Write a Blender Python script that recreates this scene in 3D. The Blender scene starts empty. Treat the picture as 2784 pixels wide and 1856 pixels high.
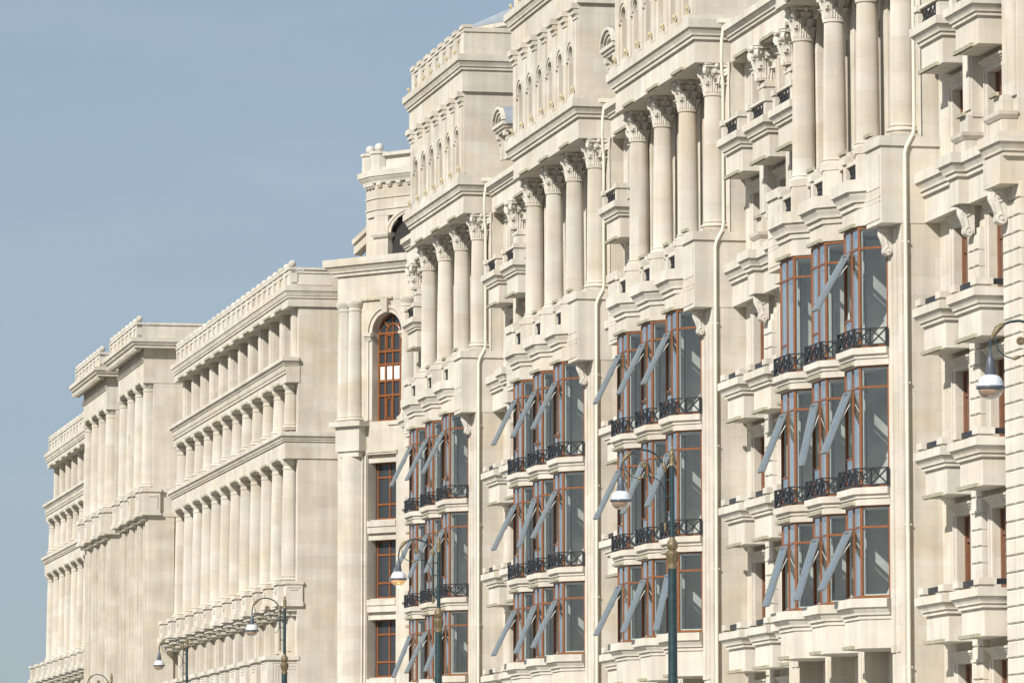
import bpy, math, random
from mathutils import Vector, Matrix
random.seed(7)
R = math.radians
SC = bpy.context.scene
COL = SC.collection

# ------------------------------------------------------------------ camera
FPX, HZ = 5200.0, 858.0                       # focal length and horizon row for a 1024 px wide frame
cam_d = bpy.data.cameras.new('camera')
cam_d.sensor_width = 36.0
cam_d.lens = 36.0 * FPX / 1024.0
cam_d.clip_start, cam_d.clip_end = 0.5, 6000.0
cam = bpy.data.objects.new('camera', cam_d); COL.objects.link(cam)
cam.location = (0, 0, 1.6)
cam.rotation_euler = (R(96.8), 0, 0)
cam_d.shift_y = -(341.0 - (HZ - FPX * math.tan(R(6.8)))) / 1024.0
SC.camera = cam

# ------------------------------------------------------------------ street frame: s along the street (away), t out to the street, z up
ROT = R(101.253)
ORG = Vector((8.742, 144.175, 0.0))
DS = Vector((math.cos(ROT), math.sin(ROT), 0)); NT = Vector((-math.sin(ROT), math.cos(ROT), 0))

# ------------------------------------------------------------------ sky and sun
SUN_EL, SUN_B = R(34.0), R(46.0)
LH = DS * math.cos(SUN_B) - NT * math.sin(SUN_B)
LD = Vector((LH.x * math.cos(SUN_EL), LH.y * math.cos(SUN_EL), -math.sin(SUN_EL)))
W = bpy.data.worlds.new('World'); SC.world = W; W.use_nodes = True
wn = W.node_tree.nodes; wl = W.node_tree.links
bg = wn['Background']
sky = wn.new('ShaderNodeTexSky'); sky.sky_type = 'NISHITA'; sky.sun_disc = False
sky.sun_elevation = SUN_EL; sky.sun_rotation = math.atan2(-LD.x, -LD.y)
sky.air_density = 1.0; sky.dust_density = 0.8; sky.ozone_density = 1.5; sky.altitude = 0
hs = wn.new('ShaderNodeHueSaturation'); hs.inputs['Saturation'].default_value = 0.9
hz = wn.new('ShaderNodeMix'); hz.data_type = 'RGBA'; hz.inputs['Factor'].default_value = 0.68
hz.inputs['B'].default_value = (4.0, 5.1, 6.4, 1)            # thin even haze over the whole sky
wl.new(sky.outputs[0], hs.inputs['Color']); wl.new(hs.outputs[0], hz.inputs['A']); tc = wn.new('ShaderNodeTexCoord'); mpw = wn.new('ShaderNodeMapping'); mpw.inputs['Scale'].default_value = (7.0, 7.0, 26.0)
nzw = wn.new('ShaderNodeTexNoise'); nzw.inputs['Scale'].default_value = 2.0; nzw.inputs['Detail'].default_value = 5; nzw.inputs['Roughness'].default_value = 0.55
rw_ = wn.new('ShaderNodeMapRange'); rw_.inputs['From Min'].default_value = 0.45; rw_.inputs['From Max'].default_value = 0.75; rw_.inputs['To Max'].default_value = 0.22
cl = wn.new('ShaderNodeMix'); cl.data_type = 'RGBA'; cl.inputs['B'].default_value = (6.2, 7.0, 7.8, 1)
wl.new(tc.outputs['Generated'], mpw.inputs['Vector']); wl.new(mpw.outputs[0], nzw.inputs['Vector']); wl.new(nzw.outputs['Fac'], rw_.inputs['Value'])
wl.new(rw_.outputs[0], cl.inputs['Factor']); wl.new(hz.outputs['Result'], cl.inputs['A']); wl.new(cl.outputs['Result'], bg.inputs['Color'])
bg.inputs['Strength'].default_value = 0.080
sl = bpy.data.lights.new('sun', 'SUN'); sl.energy = 4.4; sl.angle = R(0.5); sl.color = (1.0, 0.955, 0.885)
so = bpy.data.objects.new('sun', sl); COL.objects.link(so)
so.rotation_euler = LD.to_track_quat('-Z', 'Y').to_euler(); so.location = (-40, 20, 120)
SC.view_settings.view_transform = 'Standard'; SC.view_settings.look = 'None'
SC.view_settings.exposure = 0.13; SC.view_settings.gamma = 1.0
SC.cycles.max_bounces = 8; SC.cycles.transparent_max_bounces = 16
SC.cycles.diffuse_bounces = 5; SC.cycles.glossy_bounces = 3

# ------------------------------------------------------------------ materials
def new_mat(name):
    m = bpy.data.materials.new(name); m.use_nodes = True
    return m, m.node_tree.nodes, m.node_tree.links, m.node_tree.nodes['Principled BSDF']

def stone(name, c1, c2, bw, bh, rough=0.55, var=0.13, joint=0.86, grain=0.0):
    """Sawn limestone: ashlar laid in the street frame, each block a slightly different tone."""
    m, n, l, b = new_mat(name)
    geo = n.new('ShaderNodeNewGeometry')
    rot = n.new('ShaderNodeVectorRotate'); rot.rotation_type = 'Z_AXIS'; rot.inputs['Angle'].default_value = -ROT
    l.new(geo.outputs['Position'], rot.inputs['Vector'])
    sep = n.new('ShaderNodeSeparateXYZ'); l.new(rot.outputs[0], sep.inputs[0])
    u = n.new('ShaderNodeMath'); u.operation = 'SUBTRACT'
    l.new(sep.outputs['X'], u.inputs[0]); l.new(sep.outputs['Y'], u.inputs[1])
    cmb = n.new('ShaderNodeCombineXYZ'); l.new(u.outputs[0], cmb.inputs['X']); l.new(sep.outputs['Z'], cmb.inputs['Y'])
    br = n.new('ShaderNodeTexBrick'); br.offset = 0.5; br.squash = 1.0
    br.inputs['Scale'].default_value = 1.0; br.inputs['Brick Width'].default_value = bw; br.inputs['Row Height'].default_value = bh
    br.inputs['Mortar Size'].default_value = 0.006; br.inputs['Mortar Smooth'].default_value = 0.4
    br.inputs['Color1'].default_value = (*c1, 1); br.inputs['Color2'].default_value = (*c2, 1)
    br.inputs['Mortar'].default_value = (*[x * joint for x in c2], 1); br.inputs['Bias'].default_value = -0.1
    l.new(cmb.outputs[0], br.inputs['Vector'])
    nz = n.new('ShaderNodeTexNoise'); nz.inputs['Scale'].default_value = 0.55; nz.inputs['Detail'].default_value = 7; nz.inputs['Roughness'].default_value = 0.62
    mp = n.new('ShaderNodeMapping'); mp.inputs['Scale'].default_value = (1.0, 1.0, 1.6)
    l.new(geo.outputs['Position'], mp.inputs['Vector']); l.new(mp.outputs[0], nz.inputs['Vector'])
    rm = n.new('ShaderNodeMapRange'); rm.inputs['From Min'].default_value = 0.3; rm.inputs['From Max'].default_value = 0.7
    rm.inputs['To Min'].default_value = 1.0 - var; rm.inputs['To Max'].default_value = 1.0 + var * 0.6
    l.new(nz.outputs['Fac'], rm.inputs['Value'])
    # faint vertical weathering under ledges and drifts of warm veining
    nv = n.new('ShaderNodeTexNoise'); nv.inputs['Scale'].default_value = 1.0; nv.inputs['Detail'].default_value = 4
    mv = n.new('ShaderNodeMapping'); mv.inputs['Scale'].default_value = (3.2, 3.2, 0.22)
    l.new(geo.outputs['Position'], mv.inputs['Vector']); l.new(mv.outputs[0], nv.inputs['Vector'])
    rv = n.new('ShaderNodeMapRange'); rv.inputs['From Min'].default_value = 0.35; rv.inputs['From Max'].default_value = 0.68
    rv.inputs['To Min'].default_value = 0.90; rv.inputs['To Max'].default_value = 1.05
    l.new(nv.outputs['Fac'], rv.inputs['Value'])
    mm = n.new('ShaderNodeMath'); mm.operation = 'MULTIPLY'; l.new(rm.outputs[0], mm.inputs[0]); l.new(rv.outputs[0], mm.inputs[1])
    mx = n.new('ShaderNodeVectorMath'); mx.operation = 'SCALE'
    nw = n.new('ShaderNodeTexNoise'); nw.inputs['Scale'].default_value = 0.33; nw.inputs['Detail'].default_value = 5; nw.inputs['Distortion'].default_value = 0.6
    mw = n.new('ShaderNodeMapping'); mw.inputs['Scale'].default_value = (1.3, 1.3, 2.2); mw.inputs['Location'].default_value = (7.0, 3.0, 1.0)
    l.new(geo.outputs['Position'], mw.inputs['Vector']); l.new(mw.outputs[0], nw.inputs['Vector'])
    rw = n.new('ShaderNodeMapRange'); rw.inputs['From Min'].default_value = 0.48; rw.inputs['From Max'].default_value = 0.72; rw.inputs['To Max'].default_value = 0.45
    l.new(nw.outputs['Fac'], rw.inputs['Value'])
    wm = n.new('ShaderNodeMix'); wm.data_type = 'RGBA'; wm.inputs['B'].default_value = (c2[0] * 0.98, c2[1] * 0.91, c2[2] * 0.78, 1)
    l.new(rw.outputs[0], wm.inputs['Factor']); l.new(br.outputs['Color'], wm.inputs['A'])
    l.new(wm.outputs['Result'], mx.inputs[0]); l.new(mm.outputs[0], mx.inputs['Scale'])
    l.new(mx.outputs[0], b.inputs['Base Color'])
    b.inputs['Roughness'].default_value = 0.85; b.inputs['Specular IOR Level'].default_value = 0.06; b.inputs['Diffuse Roughness'].default_value = 0.6
    bp = n.new('ShaderNodeBump'); bp.inputs['Strength'].default_value = 0.12; bp.inputs['Distance'].default_value = 0.02
    nb = n.new('ShaderNodeTexNoise'); nb.inputs['Scale'].default_value = 14.0; nb.inputs['Detail'].default_value = 4
    l.new(geo.outputs['Position'], nb.inputs['Vector']); l.new(nb.outputs['Fac'], bp.inputs['Height'])
    l.new(bp.outputs[0], b.inputs['Normal'])
    return m

def paint(name, c, rough=0.4, metal=0.0, var=0.12, scale=6.0, spec=0.5):
    m, n, l, b = new_mat(name)
    geo = n.new('ShaderNodeNewGeometry')
    nz = n.new('ShaderNodeTexNoise'); nz.inputs['Scale'].default_value = scale; nz.inputs['Detail'].default_value = 5
    l.new(geo.outputs['Position'], nz.inputs['Vector'])
    rm = n.new('ShaderNodeMapRange'); rm.inputs['From Min'].default_value = 0.3; rm.inputs['From Max'].default_value = 0.7
    rm.inputs['To Min'].default_value = 1 - var; rm.inputs['To Max'].default_value = 1 + var
    l.new(nz.outputs['Fac'], rm.inputs['Value'])
    mx = n.new('ShaderNodeVectorMath'); mx.operation = 'SCALE'; mx.inputs[0].default_value = c
    l.new(rm.outputs[0], mx.inputs['Scale']); l.new(mx.outputs[0], b.inputs['Base Color'])
    b.inputs['Roughness'].default_value = rough; b.inputs['Metallic'].default_value = metal
    b.inputs['Specular IOR Level'].default_value = spec
    return m

def glass(name, tint, ior=1.7):
    m, n, l, b = new_mat(name)
    n.remove(b); out = n['Material Output']
    tr = n.new('ShaderNodeBsdfTransparent'); tr.inputs['Color'].default_value = (*tint, 1)
    gl = n.new('ShaderNodeBsdfGlossy'); gl.inputs['Roughness'].default_value = 0.015; gl.inputs['Color'].default_value = (0.92, 0.97, 1.0, 1)
    geo = n.new('ShaderNodeNewGeometry')
    nz = n.new('ShaderNodeTexNoise'); nz.inputs['Scale'].default_value = 0.7
    l.new(geo.outputs['Position'], nz.inputs['Vector'])
    bp = n.new('ShaderNodeBump'); bp.inputs['Strength'].default_value = 0.03; bp.inputs['Distance'].default_value = 0.3
    l.new(nz.outputs['Fac'], bp.inputs['Height']); l.new(bp.outputs[0], gl.inputs['Normal'])
    fr = n.new('ShaderNodeLayerWeight'); fr.inputs['Blend'].default_value = 0.5
    ramp = n.new('ShaderNodeMapRange'); ramp.interpolation_type = 'SMOOTHSTEP'
    ramp.inputs['From Min'].default_value = 0.15; ramp.inputs['From Max'].default_value = 0.95
    ramp.inputs['To Min'].default_value = 0.13; ramp.inputs['To Max'].default_value = 0.85
    l.new(fr.outputs['Facing'], ramp.inputs['Value'])
    mx = n.new('ShaderNodeMixShader'); l.new(ramp.outputs[0], mx.inputs['Fac'])
    l.new(tr.outputs[0], mx.inputs[1]); l.new(gl.outputs[0], mx.inputs[2]); l.new(mx.outputs[0], out.inputs['Surface'])
    return m

M = {}
M['stone'] = stone('limestone_ashlar', (0.665, 0.622, 0.545), (0.615, 0.558, 0.468), 1.15, 0.52, joint=0.88)
M['trim'] = stone('limestone_trim', (0.68, 0.64, 0.567), (0.64, 0.59, 0.508), 1.7, 3.0, joint=0.90)
M['shaft'] = stone('limestone_drum', (0.69, 0.652, 0.58), (0.635, 0.577, 0.483), 5.0, 0.95, rough=0.5, var=0.12, joint=0.92)
M['carved'] = paint('carved_limestone', (0.64, 0.60, 0.53), 0.85, var=0.12, scale=9, spec=0.06)
M['brown'] = paint('brown_window_frame', (0.25, 0.088, 0.028), 0.38, var=0.14)
M['dbrown'] = paint('dark_brown_frame', (0.22, 0.10, 0.055), 0.45, var=0.14)
M['grey'] = paint('grey_sash', (0.215, 0.24, 0.255), 0.42, var=0.06)
M['white'] = paint('white_liner', (0.70, 0.71, 0.66), 0.45, var=0.06)
M['iron'] = paint('black_iron', (0.030, 0.032, 0.038), 0.42, var=0.2)
M['bar'] = paint('olive_light_bar', (0.46, 0.42, 0.30), 0.55, var=0.25, scale=8)
M['pipe'] = paint('cream_pipe', (0.74, 0.71, 0.58), 0.4, var=0.05)
M['gold'] = paint('gilt', (0.22, 0.17, 0.095), 0.5, metal=0.35, var=0.3, scale=25)
M['brass'] = paint('spotlight_brass', (0.62, 0.53, 0.33), 0.45, metal=0.2, var=0.15)
M['plaster'] = paint('raw_plaster', (0.72, 0.71, 0.66), 0.9, var=0.22, scale=1.4)
M['green'] = paint('dark_green_enamel', (0.022, 0.048, 0.052), 0.42, var=0.35, scale=12)
M['lampgrey'] = paint('lamp_grey', (0.10, 0.115, 0.14), 0.4, var=0.05)
M['lampwhite'] = paint('lamp_white', (0.72, 0.74, 0.77), 0.22, var=0.03)
M['zinc'] = paint('zinc_roof', (0.36, 0.39, 0.42), 0.55, metal=0.2, var=0.08, scale=2)
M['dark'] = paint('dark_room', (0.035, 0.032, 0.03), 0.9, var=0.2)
M['glass'] = glass('window_glass', (0.88, 0.92, 0.91))
m, n, l, b = new_mat('dark_glass'); M['dglass'] = m
b.inputs['Base Color'].default_value = (0.045, 0.05, 0.055, 1); b.inputs['Roughness'].default_value = 0.04
nz = n.new('ShaderNodeTexNoise'); nz.inputs['Scale'].default_value = 1.3; bp = n.new('ShaderNodeBump'); bp.inputs['Strength'].default_value = 0.08
l.new(nz.outputs['Fac'], bp.inputs['Height']); l.new(bp.outputs[0], b.inputs['Normal'])
m, n, l, b = new_mat('curtained_glass'); M['cglass'] = m
b.inputs['Base Color'].default_value = (0.20, 0.185, 0.165, 1); b.inputs['Specular IOR Level'].default_value = 0.25
nz = n.new('ShaderNodeTexNoise'); nz.inputs['Scale'].default_value = 2.0; mr = n.new('ShaderNodeMapRange')
mr.inputs['To Min'].default_value = 0.25; mr.inputs['To Max'].default_value = 0.4
l.new(nz.outputs['Fac'], mr.inputs['Value']); l.new(mr.outputs[0], b.inputs['Roughness'])
def bowl_mat(name, col, em):
    m, n, l, b = new_mat(name)
    nz = n.new('ShaderNodeTexNoise'); nz.inputs['Scale'].default_value = 9.0
    geo = n.new('ShaderNodeNewGeometry'); l.new(geo.outputs['Position'], nz.inputs['Vector'])
    cr = n.new('ShaderNodeValToRGB'); cr.color_ramp.elements[0].position = 0.3; cr.color_ramp.elements[1].position = 0.75
    cr.color_ramp.elements[0].color = (*[c * 0.8 for c in col], 1); cr.color_ramp.elements[1].color = (*col, 1)
    l.new(nz.outputs['Fac'], cr.inputs['Fac']); l.new(cr.outputs[0], b.inputs['Base Color'])
    b.inputs['Roughness'].default_value = 0.12; b.inputs['Transmission Weight'].default_value = 0.35
    b.inputs['Emission Color'].default_value = (1.0, 0.55, 0.16, 1); b.inputs['Emission Strength'].default_value = em
    return m
M['bowl'] = bowl_mat('amber_bowl', (0.62, 0.43, 0.30), 0.0)
M['bowl_on'] = bowl_mat('lit_amber_bowl', (0.66, 0.45, 0.27), 0.35)
m, n, l, b = new_mat('bulb'); M['bulb'] = m
b.inputs['Base Color'].default_value = (1, 0.8, 0.4, 1); b.inputs['Emission Color'].default_value = (1.0, 0.66, 0.2, 1); b.inputs['Emission Strength'].default_value = 14
M['asphalt'] = paint('asphalt', (0.055, 0.055, 0.057), 0.9, var=0.2, scale=3)
M['paving'] = paint('paving', (0.48, 0.46, 0.42), 0.85, var=0.12, scale=1.5)
M['earth'] = paint('far_ground', (0.16, 0.15, 0.12), 0.95, var=0.2, scale=0.05)
M['line'] = paint('road_paint', (0.75, 0.75, 0.72), 0.7, var=0.1)

# ------------------------------------------------------------------ mesh builder
class MB:
    def __init__(s): s.v = []; s.f = []; s.m = []
    def add(s, vs, fs, mi=0):
        o = len(s.v); s.v += [tuple(x) for x in vs]
        for f in fs: s.f.append([i + o for i in f]); s.m.append(mi)
        return s
    def box(s, a0, a1, b0, b1, c0, c1, mi=0):
        a0, a1 = min(a0, a1), max(a0, a1); b0, b1 = min(b0, b1), max(b0, b1); c0, c1 = min(c0, c1), max(c0, c1)
        v = [(x, y, z) for z in (c0, c1) for x, y in ((a0, b0), (a1, b0), (a1, b1), (a0, b1))]
        return s.add(v, [(3, 2, 1, 0), (4, 5, 6, 7), (0, 1, 5, 4), (1, 2, 6, 5), (2, 3, 7, 6), (3, 0, 4, 7)], mi)
    def prism(s, poly, z0, z1, mi=0):
        a = sum(poly[i][0] * poly[(i + 1) % len(poly)][1] - poly[(i + 1) % len(poly)][0] * poly[i][1] for i in range(len(poly)))
        if a < 0: poly = poly[::-1]
        k = len(poly); v = [(x, y, z0) for x, y in poly] + [(x, y, z1) for x, y in poly]
        return s.add(v, [tuple(range(k))[::-1], tuple(range(k, 2 * k))] + [(i, (i + 1) % k, (i + 1) % k + k, i + k) for i in range(k)], mi)
    def sweep(s, path, prof, mi=0, closed=False):
        """prof: closed polygon of (out, z); outward is on the right-hand side of the path."""
        a = sum(prof[i][0] * prof[(i + 1) % len(prof)][1] - prof[(i + 1) % len(prof)][0] * prof[i][1] for i in range(len(prof)))
        if a < 0: prof = prof[::-1]
        k = len(path); q = len(prof); vs = []
        def nrm(i, j):
            dx, dy = path[j][0] - path[i][0], path[j][1] - path[i][1]; d = math.hypot(dx, dy); return (dy / d, -dx / d)
        for i in range(k):
            if closed: n1, n2 = nrm((i - 1) % k, i), nrm(i, (i + 1) % k)
            else:
                n1 = nrm(i - 1, i) if i > 0 else nrm(0, 1); n2 = nrm(i, i + 1) if i < k - 1 else n1
            d = 1 + n1[0] * n2[0] + n1[1] * n2[1]; mx, my = (n1[0] + n2[0]) / d, (n1[1] + n2[1]) / d
            for o, z in prof: vs.append((path[i][0] + mx * o, path[i][1] + my * o, z))
        fs = []
        for i in range(k if closed else k - 1):
            i2 = (i + 1) % k
            for j in range(q):
                j2 = (j + 1) % q; fs.append((i * q + j, i * q + j2, i2 * q + j2, i2 * q + j))
        if not closed: fs += [tuple(range(q))[::-1], tuple(range((k - 1) * q, k * q))]
        return s.add(vs, fs, mi)
    def lathe(s, prof, cx=0, cy=0, n=24, mi=0, axis='z', cz=0):
        k = len(prof); vs = []
        for r, h in prof:
            for i in range(n):
                a = 2 * math.pi * i / n; x, y = r * math.cos(a), r * math.sin(a)
                vs.append((cx + x, cy + y, cz + h) if axis == 'z' else ((cx + h, cy + x, cz + y) if axis == 'x' else (cx - x, cy + h, cz + y)))
        fs = [(i * n + j, i * n + (j + 1) % n, (i + 1) * n + (j + 1) % n, (i + 1) * n + j) for i in range(k - 1) for j in range(n)]
        fs += [tuple(range(n))[::-1], tuple(range((k - 1) * n, k * n))]
        return s.add(vs, fs, mi)
    def tube(s, pts, r, n=8, mi=0, twist=0.0):
        pts = [Vector(p) for p in pts]; k = len(pts); rs = r if isinstance(r, (list, tuple)) else [r] * k
        up = None; vs = []
        for i, p in enumerate(pts):
            d = ((pts[min(i + 1, k - 1)] - pts[max(i - 1, 0)])).normalized()
            if up is None: up = Vector((0, 0, 1)) if abs(d.z) < 0.9 else Vector((0, 1, 0))
            x = d.cross(up)
            x = x.normalized() if x.length > 1e-6 else Vector((1, 0, 0)); up = x.cross(d).normalized()
            for j in range(n):
                a = 2 * math.pi * (j + 0.5) / n + twist * i; vs.append(p + (x * math.cos(a) + up * math.sin(a)) * rs[i])
        fs = [(i * n + j, i * n + (j + 1) % n, (i + 1) * n + (j + 1) % n, (i + 1) * n + j) for i in range(k - 1) for j in range(n)]
        fs += [tuple(range(n))[::-1], tuple(range((k - 1) * n, k * n))]
        return s.add(vs, fs, mi)
    def rod(s, p, q, w, mi=0): return s.tube([p, q], w * 0.7071, 4, mi)
    def ball(s, c, r, n=14, mi=0, sz=1.0):
        pr = [(max(0.002, r * math.sin(math.pi * i / 9)), -r * sz * math.cos(math.pi * i / 9)) for i in range(10)]
        return s.lathe(pr, c[0], c[1], n, mi, 'z', c[2])
    def xform(s, mat, i0=0):
        s.v = s.v[:i0] + [tuple(mat @ Vector(p)) for p in s.v[i0:]]; return s
    def mesh(s, name, mats, smooth=None):
        me = bpy.data.meshes.new(name); me.from_pydata(s.v, [], s.f)
        for m in (mats if isinstance(mats, (list, tuple)) else [mats]): me.materials.append(m)
        me.polygons.foreach_set('material_index', s.m)
        if smooth:
            me.polygons.foreach_set('use_smooth', [True] * len(s.f)); me.set_sharp_from_angle(angle=R(smooth))
        me.update(); return me

def put(name, mesh, parent=None, loc=(0, 0, 0), rz=0.0):
    o = bpy.data.objects.new(name, mesh); COL.objects.link(o); o.parent = parent; o.location = loc; o.rotation_euler = (0, 0, rz)
    return o
def thing(name, label, cat, loc=(0, 0, 0), rz=0.0, group=None):
    o = bpy.data.objects.new(name, None); COL.objects.link(o); o.location = loc; o.rotation_euler = (0, 0, rz)
    o.empty_display_size = 0.5; o['label'] = label; o['category'] = cat
    if group: o['group'] = group
    return o

# ------------------------------------------------------------------ ground (structure)
def ground(name, s0, s1, t0, t1, z, m, th=None):
    b = MB()
    if th: b.box(s0, s1, t0, t1, z - th, z)
    else: b.add([(s0, t0, z), (s1, t0, z), (s1, t1, z), (s0, t1, z)], [(0, 1, 2, 3)])
    o = put(name, b.mesh(name, m), None, ORG, ROT); o['kind'] = 'structure'; return o
ground('ground', -1500, 3500, -2500, 2500, -0.02, M['earth'])
ground('road', -400, 900, 14.6, 36.0, -0.012, M['asphalt'])
ground('pavement', -400, 900, -14.0, 14.4, 0.12, M['paving'], 0.13)
ground('kerb', -400, 900, 14.402, 14.6, 0.125, M['trim'], 0.134)
ground('road_marking', -400, 900, 25.0, 25.15, -0.008, M['line'])

# ------------------------------------------------------------------ shared pieces
def cyma(z0, z1, o0, o1, n=6):
    return [(o0 + (o1 - o0) * (0.5 - 0.5 * math.cos(math.pi * i / n)) * 1.0, z0 + (z1 - z0) * i / n) for i in range(n + 1)]
def cornice(z0, z1, out, back=-0.3, scale=1.0):
    """two fascias with a cyma between them, as on every cornice of the street"""
    h = z1 - z0; a = z0 + h * 0.20; c = z0 + h * 0.56
    return [(back, z0), (out * 0.30, z0), (out * 0.30, a), (out * 0.24, a + 0.002), (out * 0.50, a + 0.004)] + cyma(a + 0.012, c - 0.004, out * 0.50, out * 0.84) + [(out * 0.80, c), (out * 1.04, c + 0.004), (out * 1.04, z1), (back, z1 + 0.03)]

def shaft_mb(h, r0, r1, base=True, cap='tuscan', n=28):
    """column from its base at z 0; r0 bottom, r1 top radius"""
    p = []
    if base:
        p += [(r0 * 1.32, 0.0), (r0 * 1.32, 0.05)] + [(r0 * 1.18 + 0.055 * math.sin(math.pi * i / 6) , 0.06 + 0.11 * i / 6) for i in range(7)]
        p += [(r0 * 1.10, 0.185), (r0 * 1.08, 0.22), (r0 * 1.14, 0.235), (r0 * 1.14, 0.265), (r0 * 1.02, 0.285)]
    z0 = 0.30 if base else 0.0; z1 = h - (0.42 if cap == 'tuscan' else 0.0)
    for i in range(9):
        f = i / 8; e = 1 - f ** 1.8
        p.append((r1 + (r0 - r1) * e, z0 + (z1 - z0) * f))
    if cap == 'tuscan':
        p += [(r1 * 1.10, z1 + 0.01), (r1 * 1.10, z1 + 0.05), (r1 * 1.0, z1 + 0.06), (r1 * 1.0, z1 + 0.17), (r1 * 1.12, z1 + 0.19), (r1 * 1.14, z1 + 0.22)]
        p += [(r1 * (1.14 + 0.20 * math.sin(i / 4 * math.pi / 2)), z1 + 0.22 + 0.10 * i / 4) for i in range(5)]
        p += [(r1 * 1.38, z1 + 0.33), (r1 * 1.38, h)]
    else:
        p += [(r1 * 1.12, h), (r1 * 1.14, h + 0.04), (r1 * 1.12, h + 0.08)]
    return MB().lathe(p, n=n)

def capital_mb(r=0.29, h=0.96):
    """Corinthian capital: bell, two tiers of acanthus, corner volutes and abacus"""
    b = MB()
    b.lathe([(r, 0), (r * 1.02, h * 0.4), (r * 1.10, h * 0.65), (r * 1.28, h * 0.84)], n=16)
    def leaf(a, z0, z1, w, r0, out):
        N = 6; ca, sa = math.cos(a), math.sin(a); rows = []
        for i in range(N + 1):
            f = i / N
            z = z0 + (z1 - z0) * min(1.0, f * 1.15) - (0.05 * max(0, f - 0.82) / 0.18)
            rad = r0 + 0.02 + out * (f ** 3.2) + 0.05 * f
            ww = w * (1.0 + 0.18 * math.sin(f * math.pi * 3.0)) * (1.0 if f < 0.6 else (1 - (f - 0.6) * 1.35))
            rows.append([(rad - 0.05, -ww), (rad + 0.012, -ww * 0.62), (rad - 0.022, -ww * 0.30), (rad + 0.035, 0), (rad - 0.022, ww * 0.30), (rad + 0.012, ww * 0.62), (rad - 0.05, ww)])
            rows[-1] = [(x * ca - y * sa, x * sa + y * ca, z) for x, y in rows[-1]]
        vs = [p for r_ in rows for p in r_]
        fs = [(i * 7 + j, i * 7 + j + 1, (i + 1) * 7 + j + 1, (i + 1) * 7 + j) for i in range(N) for j in range(6)]
        fs += [tuple(range(7)), tuple(range(N * 7, N * 7 + 7))[::-1]] + [(i * 7, (i + 1) * 7, (i + 1) * 7 + 6, i * 7 + 6) for i in range(N)]
        b.add(vs, fs)
    for k in range(8): leaf(k * math.pi / 4, 0.0, h * 0.36, 0.115, r * 1.0, 0.10)
    for k in range(8): leaf((k + 0.5) * math.pi / 4, 0.05, h * 0.62, 0.11, r * 1.03, 0.13)
    for k in range(4):
        a = math.pi / 4 + k * math.pi / 2; ca, sa = math.cos(a), math.sin(a)
        # stalk and volute
        pts = [(r * 1.05 * ca, r * 1.05 * sa, h * 0.42), (r * 1.22 * ca, r * 1.22 * sa, h * 0.62), (r * 1.48 * ca, r * 1.48 * sa, h * 0.80)]
        b.tube(pts, [0.05, 0.05, 0.06], 6)
        i0 = len(b.v)
        b.lathe([(0.03, -0.07), (0.15, -0.06), (0.135, -0.045), (0.135, 0.045), (0.15, 0.06), (0.03, 0.07)], n=14, axis='y')
        b.lathe([(0.005, -0.10), (0.05, -0.09), (0.05, 0.09), (0.005, 0.10)], n=8, axis='y')
        b.xform(Matrix.Translation((r * 1.50 * ca, r * 1.50 * sa, h * 0.74)) @ Matrix.Rotation(a, 4, 'Z'), i0)
        # inner helices and flower on each face
        a2 = k * math.pi / 2; c2, s2 = math.cos(a2), math.sin(a2)
        for sg in (-1, 1):
            i0 = len(b.v); b.lathe([(0.01, -0.035), (0.075, -0.03), (0.075, 0.03), (0.01, 0.035)], n=10, axis='x')
            b.xform(Matrix.Rotation(a2, 4, 'Z') @ Matrix.Translation((r * 1.22, sg * 0.09, h * 0.73)), i0)
        b.ball((r * 1.46 * c2, r * 1.46 * s2, h * 0.90), 0.075, 8)
    w = r * 1.52; q = r * 1.25; c = 0.10
    poly = [(w, w - c), (q, 0.0), (w, -w + c), (w - c, -w), (0.0, -q), (-w + c, -w), (-w, -w + c), (-q, 0.0), (-w, w - c), (-w + c, w), (0.0, q), (w - c, w)]
    b.prism(poly, h * 0.86, h * 0.93); b.prism([(x * 1.05, y * 1.05) for x, y in poly], h * 0.935, h)
    return b

def corbel_mb():
    """scrolled console: S profile, drop of leaves, volute at the foot; hangs from z 0 down, wall at t 0"""
    b = MB()
    prof = [(0.0, 0.0), (0.42, 0.0), (0.44, -0.10), (0.44, -0.24), (0.39, -0.40), (0.33, -0.54), (0.31, -0.62), (0.34, -0.70), (0.32, -0.80), (0.22, -0.87), (0.10, -0.86), (0.04, -0.80), (0.0, -0.80)]
    k = len(prof); vs = [(-0.15, t, z) for t, z in prof] + [(0.15, t, z) for t, z in prof]
    b.add(vs, [tuple(range(k)), tuple(range(k, 2 * k))[::-1]] + [(i, i + k, (i + 1) % k + k, (i + 1) % k) for i in range(k)])
    for x in (-0.15, 0.15):
        sg = -1 if x < 0 else 1
        for (t, z, r) in ((0.19, -0.73, 0.14), (0.27, -0.16, 0.16)):
            b.lathe([(0.01, 0.0), (r, 0.004 * sg), (r * 0.93, 0.035 * sg), (r * 0.7, 0.035 * sg), (r * 0.66, 0.012 * sg), (r * 0.42, 0.012 * sg), (r * 0.36, 0.045 * sg), (0.01, 0.05 * sg)], cx=x, cy=t, n=16, axis='x', cz=z)
        b.tube([(x, 0.33, -0.22), (x, 0.24, -0.42), (x, 0.20, -0.60)], [0.05, 0.035, 0.03], 6)
    b.tube([(0, 0.44, -0.04), (0, 0.43, -0.22), (0, 0.35, -0.40), (0, 0.30, -0.56)], [0.09, 0.10, 0.08, 0.05], 8)
    b.tube([(-0.1, 0.42, -0.06), (-0.08, 0.39, -0.26), (-0.05, 0.32, -0.44)], 0.035, 6); b.tube([(0.1, 0.42, -0.06), (0.08, 0.39, -0.26), (0.05, 0.32, -0.44)], 0.035, 6)
    b.box(-0.19, 0.19, 0.0, 0.47, 0.0, 0.06)
    return b

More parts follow.
